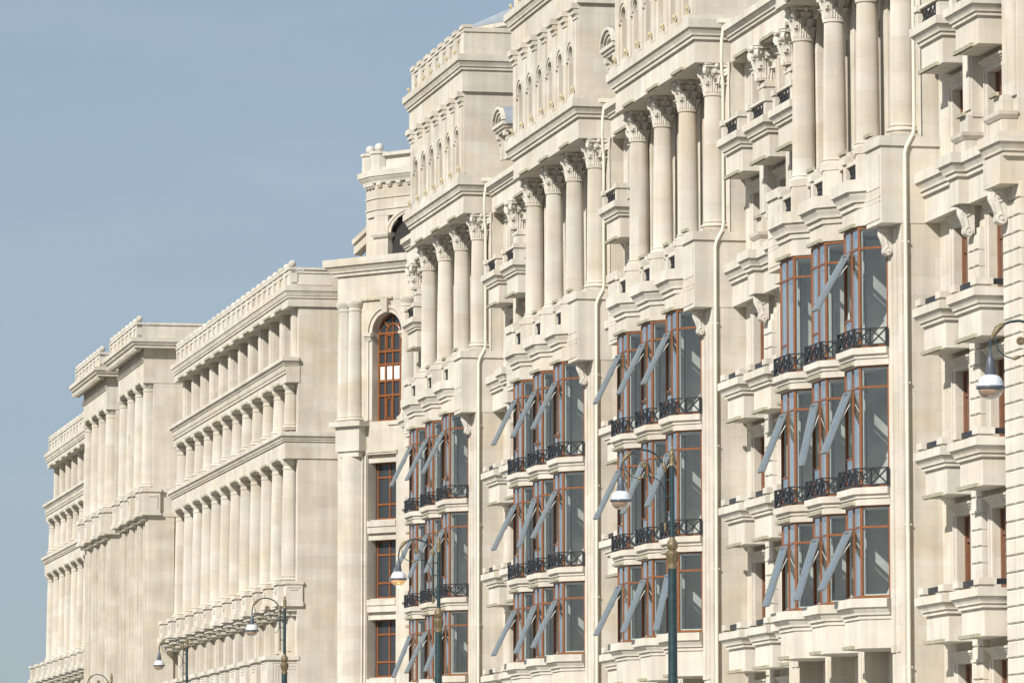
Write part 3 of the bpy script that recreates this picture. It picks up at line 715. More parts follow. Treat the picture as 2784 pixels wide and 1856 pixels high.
def surround_mb(h):
    b = MB(); o = WH
    for sg in (-1, 1):
        b.box(sg * o, sg * (o + 0.16), 0.0, 0.05, 0, h); b.box(sg * (o + 0.16), sg * (o + 0.25), 0.0, 0.09, 0, h)
    b.box(-o - 0.16, o + 0.16, 0.0, 0.052, h, h + 0.13); b.box(-o - 0.27, o + 0.27, 0.0, 0.092, h + 0.13, h + 0.19); b.box(-o - 0.30, o + 0.30, 0.0, 0.14, h + 0.19, h + 0.25); b.box(-o - 0.34, o + 0.34, 0.0, 0.19, h + 0.25, h + 0.31)
    return b
for i, (a, c) in enumerate(WROWS): ME['surr', i] = surround_mb(c - a).mesh('window_surround', M['trim'])
def rust_mb(w):
    """rusticated pilaster, pillowed blocks 0.43 m high"""
    b = MB(); z = 0.2; k = 0
    b.box(-w / 2 + 0.03, w / 2 - 0.03, -0.1, 0.12, 0.0, 18.0)
    while z < 17.6:
        for x0, x1 in ((-w / 2, -0.012), (0.012, w / 2)):
            e = 0.035; f = 0.20
            v = [(x0, 0.0, z), (x1, 0.0, z), (x1, 0.0, z + 0.415), (x0, 0.0, z + 0.415), (x0, f - e, z), (x1, f - e, z), (x1, f - e, z + 0.415), (x0, f - e, z + 0.415), (x0 + e, f, z + e), (x1 - e, f, z + e), (x1 - e, f, z + 0.415 - e), (x0 + e, f, z + 0.415 - e)]
            b.add(v, [(0, 1, 5, 4), (1, 2, 6, 5), (2, 3, 7, 6), (3, 0, 4, 7), (4, 5, 9, 8), (5, 6, 10, 9), (6, 7, 11, 10), (7, 4, 8, 11), (8, 9, 10, 11)])
        z += 0.43
    return b
ME['rust', 0.95] = rust_mb(0.95).mesh('rusticated_pilaster', M['trim'])

def recess(s0, s1, wins, pil):
    """wall between pavilions from s0 to s1, window axes wins, pilaster axes pil"""
    b = MB(); xs = sorted(wins); e = [s0 + 0.003] + [v for x in xs for v in (x - WH, x + WH)] + [s1 - 0.003]
    for i in range(0, len(e), 2): b.box(e[i], e[i + 1], -6.0, RT, 0.0, 26.4)
    for x in xs:
        z = 0.0
        for a, c in WROWS: b.box(x - WH, x + WH, -6.0, RT - 0.002, z, a); z = c
        b.box(x - WH, x + WH, -6.0, RT - 0.002, z, 26.4)
    wl_ = put('recessed_wall', b.mesh('recessed_wall', M['stone']), BLD)
    # entablature above the third storey, broken forward over the consoles
    b = MB(); f = -1.33
    path = [(s1 - 0.004, f)]
    for p in sorted(pil, reverse=True):
        path += [(p + 0.42, f), (p + 0.42, f + 0.28), (p - 0.42, f + 0.28), (p - 0.42, f)]
    path += [(s0 + 0.004, f)]
    poly = path + [(s0 + 0.004, RT - 0.1), (s1 - 0.004, RT - 0.1)]
    b.prism(poly, 18.60, 19.80)
    b.sweep(path, cornice(19.30, 19.90, 0.27))
    put('entablature', b.mesh('entablature', M['trim']), BLD)
    b = MB(); f = -1.30
    b.box(s0 + 0.004, s1 - 0.004, -6.0, f, 26.25, 27.3)
    b.sweep([(s1 - 0.004, f), (s0 + 0.004, f)], cornice(26.92, 27.40, 0.28))
    b.box(s0 + 0.01, s1 - 0.01, -6.0, -2.3, 27.3, 28.0)
    en = put('upper_entablature', b.mesh('upper_entablature', M['trim']), BLD)
    for x in xs: put('light_bar', ME['bar', 1.8], en, (x + 0.2, f + 0.01, 26.27))
    for p in pil:
        put('rusticated_pilaster', ME['rust', 0.95], BLD, (p, RT, 0))
        put('scroll_corbel', ME['corbel'], BLD, (p, RT + 0.19, 18.58)).scale = (0.95, 0.85, 0.92)
        b = MB(); b.box(p - 0.47, p + 0.47, RT, RT + 0.52, 19.8, 20.45); b.box(p - 0.36, p + 0.36, RT, RT + 0.42, 20.45, 20.95)
        b.sweep([(p + 0.47, RT), (p + 0.47, RT + 0.52), (p - 0.47, RT + 0.52), (p - 0.47, RT)], [(-0.1, 20.28), (0.02, 20.28), (0.10, 20.38), (0.12, 20.47), (-0.1, 20.48)])
        b.box(p - 0.40, p + 0.40, RT, RT + 0.30, 20.9, 25.15); b.box(p - 0.30, p + 0.30, RT + 0.30, RT + 0.345, 21.1, 24.95); b.box(p - 0.44, p + 0.44, RT, RT + 0.37, 24.93, 25.06)
        pl = put('pilaster', b.mesh('pilaster', M['trim']), BLD)
        put('capital', ME['capital'], pl, (p, RT + 0.12, 25.15)).scale = (1.15, 1.25, 1.15)
        put('light_bar', ME['bar', 0.7], pl, (p + 0.05, RT + 0.50, 18.62)); put('light_bar', ME['bar', 0.7], pl, (p + 0.1, RT + 0.43, 20.96))
    for k, x in enumerate(wins):
        for i, (a, c) in enumerate(WROWS):
            op = (i + k * 2 + int(abs(s0))) % 3 == 1 and i in (1, 2)
            w_ = put('window', ME['rwin', i, 1 if op else 0], BLD, (x, RT, a))
            put('window_surround', ME['surr', i], w_, (0, 0.002, 0))
        for z, u in ((7.24, 0), (11.08, 0), (14.92, 0), (22.48, 1)):
            bb = put('balcony', ME['balc', u], BLD, (x, RT + 0.001, z))
            put('railing', ME['balcrail', u], bb); put('light_bar', ME['bar', 1.8], bb, (0.22, 0.78, 0.0))
recess(-12.3, 0.75 - HALF, [-7.65, -10.95], [-9.32])
recess(0.75 + HALF, 22.65 - HALF, [14.55, 11.2, 8.0], [12.85, 9.6])
recess(22.65 + HALF, 40.15 - HALF, [31.95], [30.05])
recess(40.15 + HALF, 61.55 - HALF, [53.15, 49.6], [51.35, 47.7])
recess(61.55 + HALF, 73.95, [70.65], [72.6])
# rusticated end pier at the right edge and the wing beyond it
b = MB(); z = 0.2
b.box(-13.88, -12.42, -5.0, -1.50, 0.0, 18.6)
while z < 18.3:
    for x0, x1 in ((-13.2, -12.38), (-13.92, -13.224)):
        e, f = 0.035, -1.44
        h = 0.415
        v = [(x0, -1.6, z), (x1, -1.6, z), (x1, -1.6, z + h), (x0, -1.6, z + h), (x0, f - e, z), (x1, f - e, z), (x1, f - e, z + h), (x0, f - e, z + h), (x0 + e, f, z + e), (x1 - e, f, z + e), (x1 - e, f, z + h - e), (x0 + e, f, z + h - e)]
        b.add(v, [(0, 1, 5, 4), (1, 2, 6, 5), (2, 3, 7, 6), (3, 0, 4, 7), (4, 5, 9, 8), (5, 6, 10, 9), (6, 7, 11, 10), (7, 4, 8, 11), (8, 9, 10, 11)])
    b.box(-13.92, -13.86, -2.6, -1.62, z + 0.012, z + 0.403); b.box(-13.92, -13.86, -3.7, -2.63, z + 0.012, z + 0.403)
    z += 0.43
put('rusticated_pier', b.mesh('rusticated_pier', M['trim']), BLD)
b = MB(); b.box(-13.8, -12.42, -5.0, -1.47, 18.5, 27.4); b.box(-13.72, -12.9, -1.47, -1.40, 20.9, 26.3)
b.box(-13.86, -12.36, -1.6, -0.95, 18.60, 19.34)
b.sweep([(-12.3, -1.1), (-13.9, -1.1), (-13.9, -4.5)], cornice(19.30, 19.90, 0.27))
b.box(-13.75, -12.5, -1.5, -1.05, 19.85, 20.45); b.sweep([(-12.5, -1.45), (-12.5, -1.05), (-13.75, -1.05), (-13.75, -1.45)], [(-0.1, 20.28), (0.02, 20.28), (0.10, 20.38), (0.12, 20.47), (-0.1, 20.48)]); b.box(-13.4, -12.6, -1.5, -1.18, 20.45, 20.95)
b.box(-40.0, -13.8, -9.0, -4.6, 0.0, 27.4)
put('end_wall', b.mesh('end_wall', M['stone']), BLD)
put('scroll_corbel', ME['corbel'], BLD, (-12.75, -1.46, 18.55)); put('light_bar', ME['bar', 0.7], BLD, (-12.8, -1.15, 20.97))
# body of the building behind the fronts, with its flat roof
b = MB(); b.box(-12.3, 73.9, -15.0, -6.05, 0.0, 27.5); put('rear_wall', b.mesh('rear_wall', M['stone']), BLD)
# dormers with segmental pediments on the low roof between the towers
def dormer_mb():
    b = MB(); F = 0.0
    b.box(-0.75, 0.75, -3.0, F, 0.0, 1.35); b.box(-0.95, -0.55, F, F + 0.12, 0.0, 1.0); b.box(0.55, 0.95, F, F + 0.12, 0.0, 1.0)
    for sg in (-1, 1): b.box(sg * 0.6, sg * 0.95, F, F + 0.30, 0.85, 1.05); b.box(sg * 0.65, sg * 0.9, F, F + 0.2, 0.65, 0.85)
    b.sweep([(1.0, -3.0), (1.0, F + 0.25), (-1.0, F + 0.25), (-1.0, -3.0)], [(-0.4, 1.05), (0.02, 1.05), (0.02, 1.15), (0.10, 1.16), (0.10, 1.27), (0.18, 1.28), (0.18, 1.42), (-0.4, 1.44)])
    n = 10
    for r, w, y0, y1 in ((1.22, 0.14, -3.0, F + 0.45), (0.98, 0.10, -0.3, F + 0.36), (0.74, 0.08, -0.3, F + 0.30)):
        for i in range(n):
            a, e = math.pi * (0.08 + 0.84 * i / n), math.pi * (0.08 + 0.84 * (i + 1) / n)
            q = [(rr * math.cos(t), 1.25 + rr * 0.72 * math.sin(t)) for t in (a, e) for rr in (r - w, r)]
            v = [(x, y, z) for y in (y0, y1) for x, z in (q[0], q[1], q[3], q[2])]
            b.add(v, [(4, 5, 6, 7), (0, 1, 5, 4), (2, 3, 7, 6), (1, 2, 6, 5), (3, 0, 4, 7)], 1 if r > 1.2 and False else 0)
    pts = [(1.2 * math.cos(math.pi * i / n), 1.25 + 0.86 * math.sin(math.pi * i / n)) for i in range(n + 1)]
    vs = [(x, -0.25 + 0.25, z) for x, z in pts]; b.add(vs, [tuple(range(n + 1))])
    # curved zinc top
    for i in range(n):
        (xa, za), (xb, zb) = pts[i], pts[i + 1]
        b.add([(xa * 1.03, F + 0.30, za + 0.05), (xb * 1.03, F + 0.30, zb + 0.05), (xb * 1.03, -3.0, zb + 0.05), (xa * 1.03, -3.0, za + 0.05)], [(0, 1, 2, 3)], 1)
    return b
ME['dormer'] = dormer_mb().mesh('dormer', [M['trim'], M['zinc']])
for s in (11.7, 31.5, 50.8): put('dormer', ME['dormer'], BLD, (s, -1.0, 27.8)).scale = (0.88, 0.9, 0.9)
# pitched metal roof behind the far tower
b = MB(); q = [(66.8, -3.0), (62.2, -1.70), (56.2, -5.1), (56.2, -12.0), (66.8, -12.0)]
b.prism([(x + (0.3 if x < 62 else -0.3), y - 0.3 if y > -8 else y) for x, y in q], 32.3, 34.42)
b.sweep(q, [(-0.5, 34.40), (0.0, 34.40), (0.0, 34.56), (-0.5, 34.58)], 0, True)
k = len(q); cx, cy = 62.0, -7.5
cx, cy = 60.0, -6.0; rq = [(x, y, 34.57) for x, y in q]
b.add(rq + [(cx, cy, 36.4)], [(i, (i + 1) % k, k) for i in range(k)], 1)
for i in range(k):
    for f in (0.0, 0.33, 0.66):
        p = Vector(rq[i]).lerp(Vector(rq[(i + 1) % k]), f); b.rod(p + Vector((0, 0, 0.02)), p.lerp(Vector((cx, cy, 36.4)), 0.97) + Vector((0, 0, 0.02)), 0.04, 1)
put('metal_roof', b.mesh('metal_roof', [M['trim'], M['zinc']]), BLD)

# ------------------------------------------------------------------ canted corner building with the arched window and belvedere
A0 = Vector((80.3, 0.54, 0)); CA = R(38.0)
CE = Vector((-math.cos(CA), -math.sin(CA), 0)); CN = Vector((-math.sin(CA), math.cos(CA), 0))
cw = ORG + DS * A0.x + NT * A0.y; cw.z = 0
COR = thing('corner_building', 'pale canted corner building with tall arched brown window, paired columns and small domed belvedere behind the columns', 'building', cw, ROT + math.atan2(CE.y, CE.x))
COR['label'] = 'pale stone corner building with tall arched brown window and a belvedere turret on its roof'
# local axes: x = p along the cant (towards the right), y = -outward (so outward is -y)
def bx(b, p0, p1, o0, o1, z0, z1, mi=0): b.box(p0, p1, -o1, -o0, z0, z1, mi)
PR = 6.5
b = MB(); WX0, WX1 = 1.98, 3.68; wc = (WX0 + WX1) / 2; ra = (WX1 - WX0) / 2; zsp = 23.93
bx(b, 0, WX0, -0.9, 0, 20.1, 26.5); bx(b, WX1, PR, -0.9, 0, 20.1, 26.5); n = 16
pts = [(wc + ra * math.cos(math.pi * i / n), zsp + ra * math.sin(math.pi * i / n)) for i in range(n + 1)]
for i in range(n):
    (xa, za), (xb, zb) = pts[i], pts[i + 1]
    b.add([(xa, 0, za), (xb, 0, zb), (xb, 0, 26.5), (xa, 0, 26.5), (xa, 0.9, za), (xb, 0.9, zb)], [(3, 2, 1, 0), (0, 1, 5, 4)])
bx(b, 0, PR, -0.9, 0.003, 18.85, 20.13)
PX0, PX1 = 1.90, 3.24
bx(b, 0, PX0 - 0.22, -0.9, -0.004, 0, 18.85); bx(b, PX1 + 0.10, PR, -0.9, -0.004, 0, 18.85)
LW = [(4.6, 6.6), (9.25, 11.72), (12.6, 15.10), (15.95, 18.40)]; z = 0
for a, c in LW: bx(b, PX0 - 0.22, PX1 + 0.1, -0.9, -0.2, z, a); z = c
bx(b, PX0 - 0.22, PX1 + 0.1, -0.9, -0.2, z, 18.85)
b.box(0.0, PR + 2, 0.9, 7.0, 0.0, 27.2)
b.box(-0.02, 0.3, 0.0, 6.5, 0.0, 27.0)
put('wall', b.mesh('wall', M['stone']), COR)
b = MB()
for a, c in LW:
    bx(b, PX0 - 0.15, PX1 + 0.1, -0.21, -0.02, c - 0.03, c + 0.16); bx(b, PX0 - 0.2, PX1 + 0.1, -0.21, 0.05, a - 0.30, a - 0.06); bx(b, PX0 - 0.2, PX1 + 0.1, -0.21, 0.0, a - 0.58, a - 0.31)
bx(b, PX0 - 0.22, PX1 + 0.2, -0.2, 0.07, 18.72, 18.78); bx(b, PX0 - 0.22, PX1 + 0.2, -0.2, 0.11, 18.80, 18.88)
# giant pilaster strips left of the windows, and the rounded corner pier
b.lathe([(0.62, 0.0), (0.62, 18.7)], 0.82, 0.22, 28); bx(b, 1.42, 1.50, -0.1, 0.10, 0, 18.75); bx(b, 1.58, 1.66, -0.1, 0.06, 0, 18.7)
put('pier', b.mesh('pier', M['stone'], 40), COR)
b = MB()
bx(b, -0.05, PR, -0.5, 0.02, 25.32, 26.5)
b.sweep([(PR, -0.02), (-0.12, -0.02), (-0.12, 4.0)][::-1], cornice(26.48, 27.2, 0.42))
b2 = MB()
put('entablature', b.mesh('entablature', M['trim']), COR)
put('light_bar', ME['bar', 1.8], COR, (2.25, -0.02, 25.36), R(180))
b = MB(); b.box(0.25, 1.62, -0.46, 0.2, 18.9, 20.0)
b.sweep([(0.25, 0.2), (0.25, -0.46), (1.62, -0.46), (1.62, 0.2)][::1][::-1], [(-0.2, 19.95), (0.03, 19.95), (0.09, 20.02), (0.09, 20.14), (-0.2, 20.16)])
b.prism([(0.32 + 0.1, 0.2), (0.32, -0.36), (1.5, -0.36), (1.5, 0.2)], 18.66, 18.9)
b.box(2.9, 3.75, -0.08, 0.1, 19.95, 20.12)
put('pedestal', b.mesh('pedestal', M['trim']), COR)
ME['ccol'] = shaft_mb(5.20, 0.31, 0.27).mesh('column', M['shaft'], 40)
for p, o in ((1.05, 0.10), (0.45, 0.06), (0.02, -0.35), (4.12, 0.10)):
    put('column', ME['ccol'], COR, (p, -o, 20.14))
b = MB()
for (r0, r1, pr) in ((ra + 0.0, ra + 0.16, 0.06), (ra + 0.18, ra + 0.30, 0.13)):
    for i in range(n):
        a, e = math.pi * i / n, math.pi * (i + 1) / n
        q = [(wc + r * math.cos(t), zsp + r * math.sin(t)) for t in (a, e) for r in (r0, r1)]
        v = [(x, y, z) for y in (0, -pr) for x, z in (q[0], q[1], q[3], q[2])]
        b.add(v, [(7, 6, 5, 4), (4, 5, 1, 0), (6, 7, 3, 2), (5, 6, 2, 1), (7, 4, 0, 3)])
    for sg in (-1, 1): bx(b, wc + sg * r0, wc + sg * r1, 0, pr * 0.7, 20.2, zsp - 0.24)
for sg in (-1, 1):
    bx(b, wc + sg * (ra - 0.02), wc + sg * (ra + 0.36), 0, 0.16, zsp - 0.22, zsp - 0.14); bx(b, wc + sg * (ra - 0.06), wc + sg * (ra + 0.42), 0, 0.22, zsp - 0.14, zsp - 0.0); bx(b, wc + sg * (ra + 0.02), wc + sg * (ra + 0.30), 0, 0.12, zsp - 0.32, zsp - 0.22)
b.add([(wc - 0.14, -0.05, zsp + ra - 0.02), (wc + 0.14, -0.05, zsp + ra - 0.02), (wc + 0.2, -0.05, 25.36), (wc - 0.2, -0.05, 25.36), (wc - 0.14, -0.22, zsp + ra - 0.02), (wc + 0.14, -0.22, zsp + ra - 0.02), (wc + 0.2, -0.28, 25.36), (wc - 0.2, -0.28, 25.36)], [(4, 5, 6, 7), (0, 3, 7, 4), (1, 5, 6, 2), (0, 4, 5, 1)])
put('archivolt', b.mesh('archivolt', M['trim']), COR)
# arched window frame and glass
b = MB(); y0, y1 = 0.34, 0.42
def fr(p0, p1, z0, z1, e=0.0): b.box(p0, p1, y0 - e, y1, z0, z1)
fr(WX0, WX0 + 0.08, 20.13, zsp); fr(WX1 - 0.08, WX1, 20.13, zsp)
for i in range(3):
    x = WX0 + (WX1 - WX0) * (i + 1) / 4; fr(x - 0.035, x + 0.035, 20.13, zsp, 0.005)
for z in (20.13, 21.21, 21.83, 22.54, 23.10, zsp - 0.06): fr(WX0 + 0.08, WX1 - 0.08, z, z + 0.09, 0.012)
for x0 in (wc - 0.40, ): 
    for z0, z1 in ((20.25, 21.15), (23.2, 23.85)):
        for q in (x0 + 0.05, wc - 0.08): fr(q, q + 0.05, z0, z1, 0.02)
        fr(x0 + 0.05, wc - 0.03, z0, z0 + 0.05, 0.02); fr(x0 + 0.05, wc - 0.03, z1 - 0.05, z1, 0.02)
for r in (ra - 0.05, 0.38):
    b.tube([(wc + r * math.cos(math.pi * i / n), (y0 + y1) / 2, zsp + r * math.sin(math.pi * i / n)) for i in range(n + 1)], 0.05, 6)
for a in (45, 90, 135): b.rod((wc + 0.38 * math.cos(R(a)), 0.38, zsp + 0.38 * math.sin(R(a))), (wc + ra * math.cos(R(a)), 0.38, zsp + ra * math.sin(R(a))), 0.07)
b.rod((wc, 0.38, zsp), (wc, 0.38, zsp + 0.38), 0.05)
aw = put('arched_window', b.mesh('arched_window', M['brown']), COR)
b = MB(); b.box(WX0 - 0.05, WX1 + 0.05, 0.39, 0.41, 20.1, 25.0); put('pane', b.mesh('pane', M['dglass']), aw)
b = MB()
for i, x in enumerate((WX0 + 0.1, wc - 0.36, wc + 0.05, wc + 0.48)): b.box(x, x + (0.30 if i in (1, ) else 0.34), 0.375, 0.388, 21.93, 22.5)
put('paper_sheet', b.mesh('paper_sheet', M['plaster']), aw)
for a, c in LW:
    b = MB(); h0, h1 = PX0 - 0.04, PX1 + 0.10; d0, d1 = 0.44, 0.52
    for x in (h0, (h0 + h1) / 2 - 0.05, h1 - 0.16): b.box(x, x + 0.07, d0, d1, a, c)
    for z in (a, a + 0.62, c - 0.68, c - 0.08): b.box(h0 + 0.07, h1 - 0.16, d0 - 0.004, d1, z, z + 0.08)
    w_ = put('window', b.mesh('window', M['brown']), COR)
    b = MB(); b.box(h0 - 0.1, h1 + 0.1, 0.48, 0.50, a, c); put('pane', b.mesh('pane', M['dglass']), w_)
# belvedere turret behind the parapet: faces turned 30 degrees apart
def turret(o, hp, p0, wid):
    """plan polygon of the turret, front face from p0 to p0+wid at offset o, pushed out by hp"""
    f = [(p0, -o)]
    pts = [(p0, -o), (p0 + wid, -o)]
    a = R(24); L = 1.0
    l1 = (p0 - L * math.cos(a), -o + L * math.sin(a)); r1 = (p0 + wid + L * math.cos(a), -o + L * math.sin(a))
    l2 = (l1[0], l1[1] + 3.0); r2 = (r1[0], r1[1] + 3.0)
    return [r2, r1, pts[1], pts[0], l1, l2][::-1]
TP = turret(-2.0, 0, 0.30, 4.6)
TPL = TP                                                     # l2, l1, p0, p1, r1, r2: outward is on the right
b = MB()
def offp(path, o):
    m = MB(); m.sweep(path, [(0, 0), (o, 0), (o, 1)]); k = 3; return [(m.v[i * 3 + 1][0], m.v[i * 3 + 1][1]) for i in range(len(path))]
b.prism(offp(TP, 0.0), 29.28, 31.0); b.prism(offp(TP, -0.55), 27.2, 29.4)
for (p0, p1) in ((0.30, 1.02), (4.18, 4.9)): b.prism([(p0, 2.0), (p1, 2.0), (p1, 2.75), (p0, 2.75)], 27.2, 29.3)
l1, p0_ = TP[1], TP[2]
for f0, f1 in ((0.0, 0.16), (0.84, 1.0)):
    a, c = lerp(l1, p0_, f0), lerp(l1, p0_, f1); nx, ny = math.sin(R(24)) * 0.6, math.cos(R(24)) * 0.6
    b.prism([a, c, (c[0] + nx, c[1] + ny), (a[0] + nx, a[1] + ny)], 27.2, 29.3)
b.sweep([(0.24, 2.35), (0.24, 1.94), (1.06, 1.94), (1.06, 2.4)], [(-0.1, 28.34), (0.03, 28.34), (0.10, 28.44), (0.10, 28.54), (-0.1, 28.55)])
ac, aw_, az = 2.6, 1.56, 28.5                                 # big arch of the front face
for i in range(12):
    t0_, t1_ = math.pi * i / 12, math.pi * (i + 1) / 12
    for r0, r1, y in ((aw_ * 1.0, aw_ * 1.09, 1.94), (aw_ * 0.90, aw_ * 1.0, 1.985)):
        q = [(ac + r * math.cos(t), az + r * 0.62 * math.sin(t)) for t in (t0_, t1_) for r in (r0, r1)]
        v = [(x, yy, z) for yy in (2.02, y) for x, z in (q[0], q[1], q[3], q[2])]
        b.add(v, [(7, 6, 5, 4), (4, 5, 1, 0), (6, 7, 3, 2), (5, 6, 2, 1), (7, 4, 0, 3)])
q = [lerp(l1, p0_, 0.16), lerp(l1, p0_, 0.84)]; b.prism([q[0], q[1], (q[1][0] + 0.04, q[1][1] + 0.09), (q[0][0] + 0.04, q[0][1] + 0.09)], 27.2, 29.2)
put('belvedere', b.mesh('belvedere', M['stone']), COR); BV = bpy.data.objects['belvedere']
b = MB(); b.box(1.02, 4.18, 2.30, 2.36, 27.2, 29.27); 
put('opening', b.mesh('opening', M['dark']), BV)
b = MB()
b.sweep(TP, [(-0.3, 30.06), (0.05, 30.06), (0.05, 30.12), (-0.3, 30.12)]); b.sweep(TP, [(-0.3, 29.56), (0.05, 29.56), (0.05, 29.62), (-0.3, 29.62)])
b.sweep(TP, [(-0.3, 30.72), (0.12, 30.72)] + cyma(30.74, 31.0, 0.14, 0.30) + [(0.34, 31.0), (0.34, 31.25), (-0.3, 31.27)])
for i in range(1, 4):
    a, c = TP[i], TP[i + 1]; Ls = math.hypot(c[0] - a[0], c[1] - a[1]); k = max(3, int(Ls / 0.52))
    ux, uy = (c[0] - a[0]) / Ls, (c[1] - a[1]) / Ls; nx, ny = uy, -ux
    for j in range(k):
        m = lerp(a, c, (j + 0.5) / k)
        for w, o_, za, zb in ((0.13, 0.16, 30.62, 30.73), (0.11, 0.10, 30.54, 30.62)):
            b.prism([(m[0] - ux * w, m[1] - uy * w), (m[0] + ux * w, m[1] + uy * w), (m[0] + ux * w + nx * o_, m[1] + uy * w + ny * o_), (m[0] - ux * w + nx * o_, m[1] - uy * w + ny * o_)], za, zb)
TPi = offp(TP, -0.05)
b.prism(offp(TP, -0.20), 31.2, 31.98)
b.sweep(TPi, [(-0.3, 31.9), (0.05, 31.9), (0.05, 32.05), (-0.3, 32.07)]); b.sweep(TPi, [(-0.3, 31.25), (0.04, 31.25), (0.04, 31.40), (-0.3, 31.40)])
for i in range(1, 5):
    m = TPi[i]; b.lathe([(0.36, 31.2), (0.36, 32.0), (0.42, 32.0), (0.42, 32.12)], m[0] + (0.05 if i < 3 else -0.05), m[1] + 0.1, 8)
put('turret_cornice', b.mesh('turret_cornice', M['trim']), BV)
ME['ball'] = MB().ball((0, 0, 0), 0.20, 18).mesh('ball_finial', M['carved'], 60)
for i in range(1, 5): put('ball_finial', ME['ball'], BV, (TPi[i][0] + (0.05 if i < 3 else -0.05), TPi[i][1] + 0.1, 32.30))
# low side pediment left of the turret
b = MB()
prf = [(-0.2, 0), (0.06, 0), (0.06, 0.12), (0.16, 0.14), (0.16, 0.30), (-0.2, 0.32)]
a, c = Vector((-1.35, 3.0, 27.75)), Vector((-0.15, 3.6, 28.95))
for k_, (dz, th, wd) in enumerate(((0, 0.34, 0.5), (0.42, 0.22, 0.62))):
    up = Vector((0, 0, 1)); vs = []
    for p in (a, c):
        for dx, dz2 in ((0, dz), (0, dz + th)):
            for dy in (0.0, wd): vs.append((p.x, p.y - 0.6 + (0.5 - wd) + dy, p.z + dz2))
    b.add(vs, [(0, 1, 3, 2), (4, 6, 7, 5), (0, 2, 6, 4), (1, 5, 7, 3), (2, 3, 7, 6), (0, 4, 5, 1)])
b.box(-0.75, 0.3, 2.9, 4.0, 27.2, 28.2)
put('raking_cornice', b.mesh('raking_cornice', M['trim']), BV)

# ------------------------------------------------------------------ colonnaded building in the distance
CB = thing('colonnaded_building', 'long cream stone building on the left with rows of round columns, balconies and ball finials', 'building', ORG, ROT)
ME['tall'] = shaft_mb(5.30, 0.37, 0.31).mesh('column', M['shaft'], 40)
ME['short'] = shaft_mb(2.00, 0.33, 0.285).mesh('column', M['shaft'], 40)
ME['pcol'] = shaft_mb(5.36, 0.37, 0.31).mesh('column', M['shaft'], 40)
ME['pball'] = MB().ball((0, 0, 0), 0.165, 14).mesh('ball_finial', M['trim'], 60)
CP = 3.2
def parapet_on(b, s0, s1, f, z0, z1, pitch, both):
    """balustrade with square openings along the street face"""
    n = max(2, round((s1 - s0) / pitch)); w = (s1 - s0) / n
    b.box(s0, s1, f - 0.6, f - 0.26, z0, z1 - 0.05)
    b.box(s0, s1, f - 0.26, f, z0, z0 + 0.16); b.box(s0, s1, f - 0.26, f, z1 - 0.17, z1); b.box(s0 - 0.03, s1 + 0.03, f - 0.3, f + 0.05, z1, z1 + 0.09)
    for i in range(n + 1):
        x = s0 + w * i; b.box(max(s0, x - 0.24), min(s1, x + 0.24), f - 0.26, f + 0.02, z0, z1)
        if i < n: b.box(x + w * 0.36, x + w * 0.64, f - 0.26, f - 0.03, z0 + 0.16, z1 - 0.17)
    return [s0 + w * i for i in range(n + 1)]
